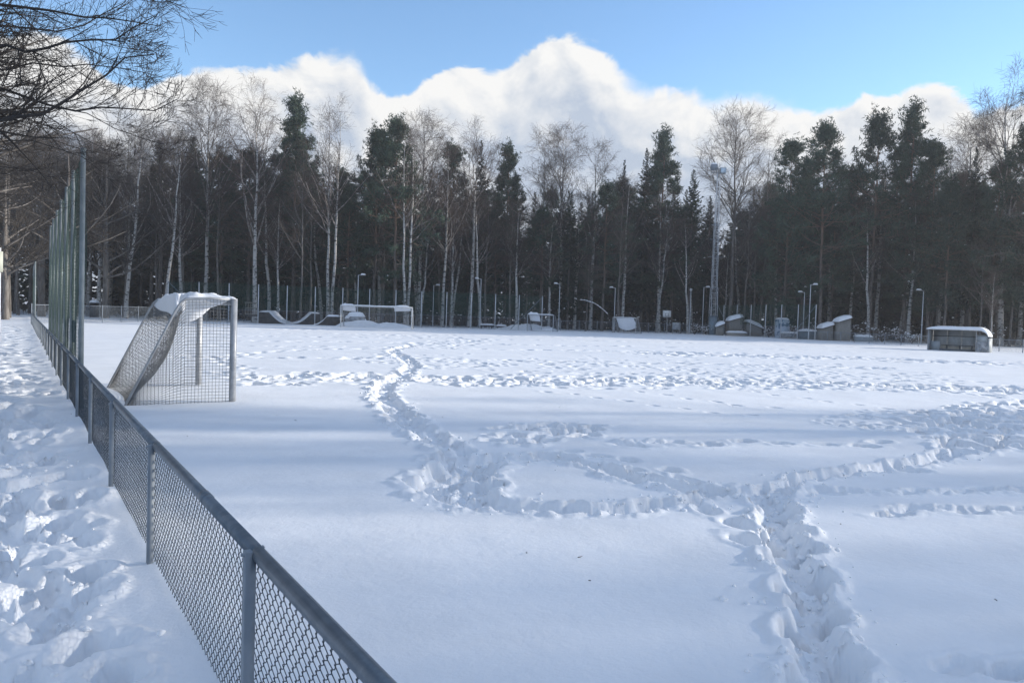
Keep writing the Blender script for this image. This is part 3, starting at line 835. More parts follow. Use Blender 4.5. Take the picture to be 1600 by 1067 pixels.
# snow lump helper (elliptic, lumpy)
def mound(name, label, px, z, w, d, h, cat='snow heap', py=None, seed=0, group=None):
    x, y = spot(px, z)
    U, Vv = np.meshgrid(np.linspace(0, 1, 14), np.linspace(0, 2 * math.pi, 33)[:-1], indexing='ij')
    rr = U * (1 + .3 * (fbm(np.cos(Vv) * 1.5 + seed, np.sin(Vv) * 1.5, 3, seed) - .5))
    X, Y = rr * np.cos(Vv) * w, rr * np.sin(Vv) * d
    Z = h * (1 - U ** 2) * (0.7 + .7 * fbm(X * 1.1 + seed * 3, Y * 1.1, 4, seed + 5)) - .05
    V = np.stack([X, Y, Z], -1).reshape(-1, 3)
    ii = np.arange(13)[:, None] * 32; jj = np.arange(32)[None]; j2 = (jj + 1) % 32
    F = np.stack([ii + jj, ii + 32 + jj, ii + 32 + j2, ii + j2], -1).reshape(-1, 4)
    o = obj(name, mesh_np(name, V, [F], True), 'snow'); o.location = (x, y, 0); o.rotation_euler = (0, 0, -YAW)
    return tag(o, label, cat, group)
mound('snow_heap', 'low snow heap behind the full size goal', 563, 79, 3.0, 1.2, .75, seed=3)
mound('snow_heap', 'flat snow heap near the right post of the full size goal', 605, 80, 3.4, 1.2, .5, seed=8)
def boulder(px, z, w, h, seed, label):
    x, y = spot(px, z)
    t = thing('boulder', label, 'boulder', (x, y, .2), -YAW, 'snowy stones behind the goal')
    U, Vv = np.meshgrid(np.linspace(0, math.pi, 9), np.linspace(0, 2 * math.pi, 15)[:-1], indexing='ij')
    q = 1 + .5 * (fbm(np.cos(Vv) * np.sin(U) * 2 + seed, np.sin(Vv) * 2 + np.cos(U) * 2, 2, seed) - .5)
    V = np.stack([w * q * np.sin(U) * np.cos(Vv), w * .7 * q * np.sin(U) * np.sin(Vv), h * .5 + h * .5 * q * np.cos(U)], -1).reshape(-1, 3)
    ii = np.arange(8)[:, None] * 14; jj = np.arange(14)[None]; j2 = (jj + 1) % 14
    F = np.stack([ii + jj, ii + 14 + jj, ii + 14 + j2, ii + j2], -1).reshape(-1, 4)
    obj('stone', mesh_np('stone', V, [F], True), 'concrete', t)
    obj('snow_cap', snow_sheet(lambda U, Vv: np.stack([(U - .5) * 2 * w, (Vv - .5) * 1.3 * w, np.full_like(U, h * .8)], -1), 8, 8, lambda U, Vv: np.full_like(U, h * .45)), 'snow', t)
boulder(556, 80, .9, 1.1, 2, 'broad snow capped stone behind the full size goal')
boulder(546, 81, .5, .8, 5, 'smaller snow capped stone left of the broad one')
boulder(566, 81, .4, .6, 9, 'low snow capped stone right of the broad one')

# ------------------------------------------------------------------ skate ramps
def ramp(px, z, flip, label, deckw, h, run, wid, rail=True, rz=0.0):
    x, y = spot(px, z)
    t = thing('skate_ramp', label, 'skate ramp', (x, y, 0), -YAW + rz)
    an = np.linspace(0, 1, 9)
    curve = [(deckw + run * q, h * (1 - math.sin(q * math.pi / 2)) ** 1.25) for q in an]
    poly = [(0, -.1), (0, h)] + curve + [(deckw + run, -.1)]
    if flip: poly = [(-p[0], p[1]) for p in poly][::-1]
    obj('ramp_body', MB().prism(poly, 0, wid).mesh('ramp_body'), 'wooddark', t)
    sg = -1 if flip else 1
    cx = np.array([0, deckw] + [c_[0] for c_ in curve[1:]]); cz = np.array([h, h] + [c_[1] for c_ in curve[1:]])
    def fn(U, Vv):
        q = U * (deckw + run)
        return np.stack([sg * q, Vv * wid, np.interp(q, cx, cz) + .003], -1)
    me = snow_sheet(fn, 22, 10, lambda U, Vv: .16 + .06 * fbm(U * 4, Vv * 4, 3, 6))
    if flip: me.flip_normals()
    obj('snow_cap', me, 'snow', t)
    if rail:
        for k in range(6):
            a = -sg * .02 - sg * k * .28
            obj('baluster', MB().bar([a, .1, h - .35], [a, .1, h + 1.0], .03, 5).mesh('baluster'), 'wood', t)
        for q in (h + .95, h - .3, h + .35):
            obj('rail', MB().box(min(0, -sg * 1.5), max(0, -sg * 1.5), .06, .14, q, q + .09).mesh('rail'), 'wood', t)
        obj('deck', MB().box(min(0, -sg * 1.5), max(0, -sg * 1.5), .0, wid, h - .5, h - .35).mesh('deck'), 'wooddark', t)
ramp(403, 82, False, 'dark quarter pipe ramp with railing and snow on its deck left of the goal', 1.2, 1.25, 2.2, 3.0)
ramp(529, 81, True, 'quarter pipe ramp facing left beside the full size goal', 1.3, 1.0, 1.6, 2.6)
ramp(500, 84.5, True, 'wide pale snow covered bank ramp beyond the facing quarter pipe', 1.0, 1.25, 2.2, 3.4, False, 0.35)
mound('snow_heap', 'round snow heap beside the left quarter pipe', 442, 84, 1.1, .7, .5, seed=12)

def low_block(px0, px1, z, h, label, name, m='wooddark', cat='bench', cap=.18, depth=.7, z0=0.0):
    a = np.array(spot(px0, z)); b = np.array(spot(px1, z)); L = np.linalg.norm(b - a)
    t = thing(name, label, cat, (a[0], a[1], 0), math.atan2(b[1] - a[1], b[0] - a[0]))
    obj('seat' if cat == 'bench' else 'box', MB().box(0, L, 0, depth, z0 if z0 else -.1, h).mesh('box'), m, t)
    if z0:
        for q in (.15, .85): obj('leg', MB().box(L * q - .06, L * q + .06, .1, depth - .1, -.1, z0 - .002).mesh('leg'), m, t)
    obj('snow_cap', snow_sheet(lambda U, Vv: np.stack([-.05 + U * (L + .1), -.05 + Vv * (depth + .1), np.full_like(U, h + .014)], -1), 16, 8, lambda U, Vv: cap * (.7 + .6 * fbm(U * 5, Vv * 2, 3, int(px0)))), 'snow', t)
    return t
low_block(748, 772, 93.5, .42, 'long low bench under snow left of the net end brace', 'park_bench', z0=.25)
low_block(775, 791, 93.8, .36, 'shorter low bench under snow by the brace foot', 'park_bench', z0=.2)
mound('snow_heap', 'broad snow heap behind the one-lump small goal', 824, 92, 4.2, 1.4, .75, seed=21)

# ------------------------------------------------------------------ little wooden sheds with slanted snowy roofs
def shed(px0, px1, z, hl, hr, label, cat='shed', m='wood', cap=.5, depth=1.6, name='wooden_shed'):
    a = np.array(spot(px0, z)); b = np.array(spot(px1, z)); L = np.linalg.norm(b - a)
    t = thing(name, label, cat, (a[0], a[1], 0), math.atan2(b[1] - a[1], b[0] - a[0]))
    obj('wall', MB().prism([(0, -.2), (L, -.2), (L, hr), (0, hl)], 0, depth).mesh('wall'), m, t)
    nb = max(3, int(L / .16)); w = L / nb
    for k in range(nb):
        xa, xb = k * w + .006, (k + 1) * w - .006
        za, zb = hl + (hr - hl) * xa / L, hl + (hr - hl) * xb / L
        obj('plank', MB().prism([(xa, 0), (xb, 0), (xb, zb - .02), (xa, za - .02)], -.022 - .008 * (k % 2), -.002).mesh('plank'), m, t)
    sl = (hr - hl) / L
    rp = [(-.12, hl - .12 * sl + .002), (L + .12, hr + .12 * sl + .002), (L + .12, hr + .12 * sl + .07), (-.12, hl - .12 * sl + .07)]
    rf = obj('roof', MB().prism(rp, -.15, depth + .1).mesh('roof'), 'wooddark', t)
    obj('snow_cap', snow_sheet(lambda U, Vv: np.stack([-.16 + U * (L + .32), -.2 + Vv * (depth + .35), hl + sl * (-.16 + U * (L + .32)) + .085], -1), 14, 10, lambda U, Vv: np.full_like(U, cap)), 'snow', rf)
    return t
shed(1120, 1130, 97, 1.1, 1.45, 'narrow plank shed with snowy roof right against the mast foot', cap=.42)
shed(1139, 1159, 98, 1.9, 2.4, 'larger plank shed with tilted snowy roof right of the mast')
shed(1168, 1190, 97.5, 1.75, 1.05, 'plank shed whose snowy roof slopes down to the right')
shed(1285, 1301, 86, 1.35, 1.75, 'smaller plank shed with snowy roof left of the twin', cap=.4)
shed(1310, 1328, 85, 2.15, 2.6, 'taller plank shed with snowy roof beside the low box', cap=.4)
low_block(1137, 1168, 96, .42, 'low snowy planter in front of the larger shed', 'planter_box', 'wood', 'planter', .22, 1.0)
low_block(1338, 1364, 85, .55, 'low grey box with thick snow on top near the dugout', 'planter_box', 'panelgrey', 'planter', .24, 1.0)
low_block(1252, 1277, 89, .95, 'grey blue bin box with snowy lid by the net corner', 'storage_box', 'steelblue', 'box', .25, 1.2)
low_block(1223, 1252, 91, .62, 'low concrete block with snow beside the painted panel', 'concrete_block', 'concrete', 'block', .2, 1.2)
def painted_panel():
    a = np.array(spot(1212, 92)); b = np.array(spot(1232, 92)); L = np.linalg.norm(b - a)
    t = thing('painted_panel', 'white and blue painted upright panel with sloped end and snow on top', 'panel', (a[0], a[1], 0), math.atan2(b[1] - a[1], b[0] - a[0]))
    obj('panel', MB().prism([(0, -.2), (L + .25, -.2), (L, 2.3), (0, 2.3)], 0, .5).mesh('panel'), 'panelblue', t)
    obj('snow_cap', snow_sheet(lambda U, Vv: np.stack([U * L, -.05 + Vv * .6, np.full_like(U, 2.315)], -1), 12, 8, lambda U, Vv: np.full_like(U, .22)), 'snow', t)
painted_panel()
low_block(140, 150, 86, 1.7, 'dark utility cabinet with snow on top behind the low far left fence', 'utility_cabinet', 'black', 'cabinet', .3, .6)

# ------------------------------------------------------------------ dugout
def dugout():
    a = np.array(spot(1449, 60.5)); b = np.array(spot(1544, 57.5)); L = np.linalg.norm(b - a)
    t = thing('dugout', 'grey team dugout with rounded roof end under thick snow', 'dugout', (a[0], a[1], -.03), math.atan2(b[1] - a[1], b[0] - a[0]))
    D_, Hh = 1.3, 1.72
    # rounded profile along the length: flat roof, curving down on the right end
    prof = [(-.1, Hh), (L - .75, Hh)] + [(L - .75 + .72 * math.sin(q), Hh - .5 + .5 * math.cos(q)) for q in np.linspace(.2, 1.5, 7)]
    P = np.array(prof)
    low = P - np.array([[0, .05]])
    poly = [tuple(p) for p in P] + [tuple(p) for p in low[::-1]]
    rf = obj('roof', MB().prism(poly[::-1], -.1, D_ + .05).mesh('roof'), 'alu', t)
    tt = np.linspace(0, 1, len(P))
    arc = np.concatenate([[0], np.cumsum(np.linalg.norm(np.diff(P, axis=0), axis=1))]); arc /= arc[-1]
    def fn(U, Vv): return np.stack([np.interp(U, arc, P[:, 0]) - .06 * (1 - U), -.16 + Vv * (D_ + .25), np.interp(U, arc, P[:, 1]) + .015], -1)
    obj('snow_cap', snow_sheet(fn, 40, 10, lambda U, Vv: .23 * (1 - .45 * sst(.85, 1, U)) + .03 * fbm(U * 8, Vv * 2, 2, 4)), 'snow', rf)
    for k in range(4):
        w = (L - .1) / 4
        obj('back_panel', MB().box(.05 + k * w + .01, .05 + (k + 1) * w - .01, D_ - .06, D_ - .02, .12, Hh - .06 - (.25 if k == 3 else 0)).mesh('back_panel'), 'panelgrey', t)
    obj('back_rail', MB().box(.05, L - .06, D_ - .1, D_ - .065, 1.15, 1.22).mesh('back_rail'), 'paneldark', t)
    obj('end_panel', MB().box(.0, .04, 0, D_, -.1, Hh - .06).mesh('end_panel'), 'panelgrey', t)
    obj('end_panel', MB().box(L - .06, L - .02, 0, D_, -.1, Hh - .6).mesh('end_panel'), 'panelgrey', t)
    obj('front_panel', MB().box(L - .82, L - .065, -.04, 0, -.1, .82).mesh('front_panel'), 'concrete', t)
    obj('front_pane', MB().box(L - .80, L - .085, -.03, -.01, .83, 1.28).mesh('front_pane'), 'panelgrey', t)
    obj('front_panel', MB().box(.045, .8, D_ * .3, D_ * .3 + .04, -.1, .75).mesh('front_panel'), 'panelgrey', t)
    for xx in (L - .85, .02): obj('post', MB().box(xx - .025, xx + .025, -.06, -.01, -.1, Hh - .06).mesh('post'), 'alu', t)
    obj('bench_seat', MB().box(.85, L - .9, .55, 1.0, .42, .48).mesh('bench_seat'), 'paneldark', t)
    obj('kick_board', MB().box(.85, L - .9, .1, .16, -.1, .18).mesh('kick_board'), 'paneldark', t)
    for xx in (1.2, L / 2, L - 1.3): obj('bench_leg', MB().box(xx - .03, xx + .03, .6, .95, -.1, .418).mesh('bench_leg'), 'paneldark', t)
dugout()

# lamp post with pale sign box on the far left of the path
x, y = at_depth(-1, 535, 29)[:2]
t = thing('sign_post', 'thin post with pale yellow box sign at the left edge of the path', 'sign', (x, y, 0))
obj('post', MB().tube([[0, 0, -.2], [0, 0, 3.7]], .035, 8).mesh('post', True), 'farpole', t)
obj('sign_box', MB().box(-.3, .1, -.1, -.04, 2.75, 3.55).mesh('sign_box'), 'signyellow', t)

# ------------------------------------------------------------------ trees
def norm(v): return v / (np.linalg.norm(v, axis=-1, keepdims=True) + 1e-9)
def grow(P, R, m, t0, t1, ang, angj, lf, k, up, wob, rf, tip=0.3, R_=None, whorl=0, af=None):
    """m children on each parent polyline. lf(t)-> length array"""
    r_ = R_ or rng
    n, kk, _ = P.shape
    t = r_.uniform(t0, t1, (n, m))
    if whorl: t = np.clip(np.round(t * whorl) / whorl + r_.normal(0, .12 / whorl, t.shape), t0, t1)
    f = t * (kk - 1); i0 = np.clip(f.astype(int), 0, kk - 2); w = (f - i0)[..., None]
    idx = np.arange(n)[:, None]
    base = P[idx, i0] * (1 - w) + P[idx, i0 + 1] * w
    tan = norm(P[idx, i0 + 1] - P[idx, i0])
    rad_ = R[idx, i0] * (1 - w[..., 0]) + R[idx, i0 + 1] * w[..., 0]
    rv = norm(r_.normal(size=tan.shape)); perp = norm(rv - (rv * tan).sum(-1, keepdims=True) * tan)
    a = np.radians((ang if af is None else af(t)) + r_.normal(0, angj, (n, m)))[..., None]
    d = norm(tan * np.cos(a) + perp * np.sin(a)).reshape(-1, 3)
    L = (lf(t) * r_.uniform(.65, 1.25, (n, m))).reshape(-1)
    C = np.zeros((n * m, k, 3)); C[:, 0] = base.reshape(-1, 3)
    for q in range(1, k):
        d = norm(d + np.array([0, 0, 1.0]) * up / (k - 1) + r_.normal(0, wob, d.shape))
        C[:, q] = C[:, q - 1] + d * (L / (k - 1))[:, None]
    r0 = np.clip(rad_.reshape(-1) * rf, 0.003, None)
    RR_ = r0[:, None] * np.linspace(1, tip, k)[None]
    return C, RR_

def trunk_line(h, r, k=12, lean=0.0, wob=0.03, R_=None, power=0.9):
    r_ = R_ or rng
    s = np.linspace(0, 1, k)
    off = np.cumsum(r_.normal(0, wob, (k, 2)), axis=0) * h * 0.05
    off -= off[0]
    P = np.stack([off[:, 0] + lean * h * s, off[:, 1], s * h - 0.3 * (s == 0)], -1)
    Rr = r * (1 - s) ** power + 0.012
    Rr[0] *= 1.25
    return P[None], Rr[None]

def join(*pairs):
    V, F, n = [], [], 0
    for v, f in pairs:
        V.append(v); F.append(f + n); n += len(v)
    return np.concatenate(V), F

PROTO = {}
def proto(name, parts, h, cat):
    """parts: list of (partname, mesh, material)"""
    PROTO[name] = (parts, h, cat)
used = {}
def tree(kind, name, px, ytop, z, label, group=None, rz=None, wide=1.0, xy=None, height=None):
    parts, h, cat = PROTO[kind]
    if xy is None:
        x, y = spot(px, z); height = (hor(px) - ytop) * z / FPX + CAM_H
    else: x, y = xy
    s = height / h
    zz = gz(x, y)
    rz = random.uniform(0, 6.28) if rz is None else rz
    if kind not in used:
        t = thing(name, label, cat, (x, y, zz), rz, group)
        t.scale = (s * wide, s * wide, s)
        used[kind] = (t, [obj(pn, me, m, t) for pn, me, m in parts])
        for o_ in used[kind][1]:
            if o_.name.startswith('snow_clumps'): o_['kind'] = 'stuff'
        return t
    t0, kids = used[kind]
    t = dup(t0, kids, (x, y, zz), rz, (s * wide, s * wide, s), label, group)
    t.name = name
    return t

def make_birch(key, seed, h=24, clear=0.35, nb=26, lean=0.0, spread=1.0, stems=1, twigs=9, mat_trunk='bark_birch', twmat='twig_birch', ang=38, droop=-0.35, trad=0.24):
    r_ = np.random.default_rng(seed)
    Vs, Lm, Tw = [], [], []
    for s in range(stems):
        P, R = trunk_line(h * (1 - .06 * s), trad * (1 if stems == 1 else .8), 14, lean + (0 if stems == 1 else (s - .5) * .05 * (1)), 0.05, r_)
        if stems > 1: P[..., 0] += (s - .5) * .35
        Vs.append(tubes(P, R, 8))
        B, RB = grow(P, R, nb, clear, 0.96, ang, 9, lambda t: spread * (.12 + .42 * (1 - t) ** .8 * (t > 0)) * h * .72, 7, .55, .10, .55, .25, r_)
        Lm.append(tubes(B, RB, 4))
        C, RC = grow(B, RB, 9, .2, .97, 42, 12, lambda t: (.11 - .05 * t) * h * .95 * spread ** .5, 5, .1, .16, .6, .3, r_)
        Tw.append(tubes(C, np.clip(RC, .005, None), 3))
        E, RE = grow(C, RC, twigs, .15, .98, 40, 15, lambda t: (.062 - .02 * t) * h * .75, 4, droop, .2, .7, .4, r_)
        Tw.append(tubes(E, np.clip(RE, .0065, .013), 3))
        # a few dead low stubs
        S, RS = grow(P, R, 7, .12, clear, 70, 12, lambda t: .07 * h * np.ones_like(t), 5, .1, .12, .22, .3, r_)
        Tw.append(tubes(S, RS, 3))
        S2, RS2 = grow(S, RS, 5, .3, .95, 45, 15, lambda t: .03 * h * np.ones_like(t), 4, .0, .15, .6, .3, r_)
        Tw.append(tubes(S2, RS2, 3))
    v, f = join(*Vs); vl, fl = join(*Lm); v2, f2 = join(*Tw)
    proto(key, [('trunk', mesh_np('trunk', v, f, True), mat_trunk), ('limbs', mesh_np('limbs', vl, fl, True), 'limb_birch' if mat_trunk == 'bark_birch' else mat_trunk), ('crown', mesh_np('crown', v2, f2), twmat)], h, 'birch tree' if mat_trunk == 'bark_birch' else 'bare tree')

def quads(C, A, B):
    """quads centred C with half axes A,B"""
    V = np.stack([C - A - B, C + A - B, C + A + B, C - A + B], 1).reshape(-1, 3)
    F = np.arange(len(C) * 4).reshape(-1, 4)
    return V, F

def snow_clumps(P, r_, lo=.08, hi=.25):
    """small lumpy octahedra"""
    n = len(P)
    s = r_.uniform(lo, hi, n)
    O = np.array([[1, 0, 0], [0, 1, 0], [-1, 0, 0], [0, -1, 0], [0, 0, .6], [0, 0, -.3]])
    V = P[:, None] + O[None] * (s[:, None, None] * r_.uniform(.6, 1.4, (n, 6, 1)))
    F = np.array([[0, 1, 4], [1, 2, 4], [2, 3, 4], [3, 0, 4], [1, 0, 5], [2, 1, 5], [3, 2, 5], [0, 3, 5]])
    return V.reshape(-1, 3), (F[None] + 6 * np.arange(n)[:, None, None]).reshape(-1, 3)

def make_spruce(key, seed, h=24, cb=0.12, Lmax=2.7, whorls=46, per=8, dens=16, snow=26, power=.75):
    r_ = np.random.default_rng(seed)
    P, R = trunk_line(h, .22, 12, 0, .015, r_, 1.0)
    n = whorls * per
    t = cb + (1 - cb) * (np.arange(n) + r_.uniform(0, 1, n)) / n
    t = np.clip(t, 0, .993)
    phi = r_.uniform(0, 2 * math.pi, n)
    gap = .75 + .5 * vn(t * 14 + seed, phi * 1.1, seed)
    L = Lmax * ((1 - t) / (1 - cb)) ** power * gap * r_.uniform(.6, 1.25, n) + .06
    L *= np.where(t < cb + .12, .6 + 3 * (t - cb), 1)
    k = 5; s = np.linspace(0, 1, k)
    dirh = np.stack([np.cos(phi), np.sin(phi)], -1)
    slope = np.interp(t, [0, .5, .85, 1], [-.45, -.2, .25, 1.2])
    x0 = np.stack([np.interp(t, np.linspace(0, 1, 12), P[0, :, q]) for q in range(2)], -1)
    B = np.zeros((n, k, 3))
    B[..., :2] = x0[:, None] + dirh[:, None] * (L[:, None] * s[None])[..., None]
    B[..., 2] = (t * h)[:, None] + L[:, None] * (slope[:, None] * s[None] - .25 * np.sin(s * math.pi)[None] * .6 + .18 * s[None] ** 3)
    RB = .03 * (L / Lmax)[:, None] * np.linspace(1, .3, k)[None] + .006
    tb = tubes(B, RB, 3)
    # foliage: short flat sprays along every branch
    m = dens
    q = r_.uniform(.12, 1.0, (n, m)); f = q * (k - 1); i0 = np.clip(f.astype(int), 0, k - 2); w = (f - i0)[..., None]
    idx = np.arange(n)[:, None]
    C = B[idx, i0] * (1 - w) + B[idx, i0 + 1] * w
    tan = norm(B[idx, i0 + 1] - B[idx, i0])
    sidev = np.stack([-dirh[:, 1], dirh[:, 0], np.zeros(n)], -1)[:, None] * np.where(r_.random((n, m)) < .5, -1, 1)[..., None]
    out = norm(tan * .7 + sidev * r_.uniform(.2, 1.1, (n, m))[..., None] + np.array([0, 0, -1.]) * r_.uniform(0, .9, (n, m))[..., None])
    ln = (.16 + .20 * (1 - q) * (L[:, None] / Lmax + .3)) * r_.uniform(.7, 1.3, (n, m)) * np.clip(L[:, None] / 1.1, .3, 1)
    C = C + out * ln[..., None] * .8
    wv = norm(np.cross(out, norm(r_.normal(size=out.shape) * .6 + np.array([0, 0, 1.0])))) * ((.075 + .05 * r_.random((n, m))) * np.clip(L[:, None] / 1.1, .4, 1))[..., None]
    qv, qf = quads(C.reshape(-1, 3), (out * ln[..., None]).reshape(-1, 3), wv.reshape(-1, 3))
    # taper the tips
    qv = qv.reshape(-1, 4, 3); mid = (qv[:, 1] + qv[:, 2]) / 2
    qv[:, 1] = mid + (qv[:, 1] - mid) * .35; qv[:, 2] = mid + (qv[:, 2] - mid) * .35
    v, f2 = join(tubes(P, R, 8)); vb, fb = join(tb, (qv.reshape(-1, 3), qf))
    parts = [('trunk', mesh_np('trunk', v, f2, True), 'bark_grey'), ('crown', mesh_np('crown', vb, fb), 'needle_spruce')]
    if snow:
        pick = r_.integers(0, n, snow)
        sv, sf = snow_clumps(B[pick, r_.integers(2, 5, snow)] + [0, 0, .06], r_, .05, .19)
        parts.append(('snow_clumps', mesh_np('snow_clumps', sv, [sf]), 'snow'))
    proto(key, parts, h, 'spruce tree')

def make_pine(key, seed, h=24, cb=0.5, nb=34, Lb=.13, tuft=9, snow=16, size=.14, trad=.2):
    r_ = np.random.default_rng(seed)
    P, R = trunk_line(h, trad, 14, 0, .05, r_, .8)
    lump = lambda t: .72 + .55 * vn(t * 11 + seed, t * 0 + 3.3, seed)
    B, RB = grow(P, R, nb, cb, .992, 70, 12, lambda t: h * Lb * lump(t) * (.05 + 1.1 * np.clip((1 - t) / (1 - cb), 0, 1) ** .95), 7, .45, .10, .42, .3, r_, whorl=34, af=lambda t: 84 - 46 * np.clip((t - .55) / .45, 0, 1) ** 1.5)
    S, RS = grow(B, RB, 9, .22, .99, 46, 12, lambda t: h * Lb * .34 * (1.3 - t), 4, .35, .13, .6, .4, r_)
    dead, RD = grow(P, R, 12, .22, cb, 82, 8, lambda t: h * .05 * np.ones_like(t), 4, -.1, .15, .18, .3, r_)
    B2, RB2 = grow(P, R, 16, cb * .55, cb + .03, 88, 10, lambda t: h * Lb * .6 * np.ones_like(t), 7, -.15, .10, .32, .3, r_)
    S2, RS2 = grow(B2, RB2, 7, .35, .99, 48, 12, lambda t: h * Lb * .2 * (1.3 - t), 4, .1, .13, .6, .4, r_)
    B, RB, S, RS = np.concatenate([B, B2]), np.concatenate([RB, RB2]), np.concatenate([S, S2]), np.concatenate([RS, RS2])
    T = np.concatenate([S[:, 1], S[:, 2], S[:, 3], B[:, 6], B[:, 4], P[0, -1:], P[0, -1:] - [0, 0, .35]])
    n = len(T); m = tuft
    d = norm(r_.normal(size=(n, m, 3)) + np.array([0, 0, .6]))
    ln = size * r_.uniform(.7, 1.5, (n, m))
    C = T[:, None] + r_.normal(0, .11, (n, m, 3)) * np.array([1, 1, .55]) + d * ln[..., None]
    wv = norm(np.cross(d, r_.normal(size=d.shape))) * (size * .30 * r_.uniform(.7, 1.3, (n, m)))[..., None]
    qv, qf = quads(C.reshape(-1, 3), (d * ln[..., None]).reshape(-1, 3), wv.reshape(-1, 3))
    qv = qv.reshape(-1, 4, 3); mid = (qv[:, 1] + qv[:, 2]) / 2
    qv[:, 1] = mid + (qv[:, 1] - mid) * .3; qv[:, 2] = mid + (qv[:, 2] - mid) * .3
    v, f = join(tubes(P, R, 8), tubes(B, RB, 4), tubes(dead, RD, 3), tubes(S, RS, 3))
    parts = [('trunk', mesh_np('trunk', v, f, True), 'bark_pine'), ('crown', mesh_np('crown', qv.reshape(-1, 3), [qf]), 'needle_pine')]
    if snow:
        sv, sf = snow_clumps(T[r_.integers(0, n, snow)] + [0, 0, .1], r_, .05, .2)
        parts.append(('snow_clumps', mesh_np('snow_clumps', sv, [sf]), 'snow'))
    proto(key, parts, h, 'pine tree')

make_birch('birch_a', 11, clear=.40, spread=.95, nb=28, twigs=11)
make_birch('birch_b', 12, clear=.36, spread=1.15, nb=34, twigs=13)
make_birch('birch_c', 13, clear=.30, spread=1.3, nb=26, ang=32, trad=.27, twigs=13)
make_birch('birch_lean', 14, clear=.4, lean=.07, nb=22)
make_birch('birch_twin', 15, clear=.45, stems=2, nb=20, twigs=7)
make_birch('bare_round', 16, clear=.5, spread=1.1, nb=40, twigs=11, mat_trunk='bark_grey', twmat='twig_brown', ang=48, droop=.1)
make_birch('bare_thin', 17, clear=.35, spread=.8, nb=24, twigs=8, mat_trunk='bark_grey', twmat='twig_brown', trad=.17)
make_spruce('spruce_a', 21, Lmax=3.9, power=.95)
make_spruce('spruce_b', 22, cb=.2, Lmax=3.1, power=1.0)
make_spruce('spruce_c', 23, cb=.3, Lmax=3.6, whorls=42, power=.9)
make_spruce('spruce_fill', 24, cb=.03, Lmax=4.4, whorls=46, power=1.0, dens=20, snow=34)
make_pine('pine_a', 31, cb=.40, nb=74, Lb=.225)
make_pine('pine_b', 32, cb=.46, nb=60, Lb=.21)
make_pine('pine_c', 33, cb=.32, nb=88, Lb=.19)
make_pine('pine_d', 34, cb=.24, nb=104, Lb=.22)

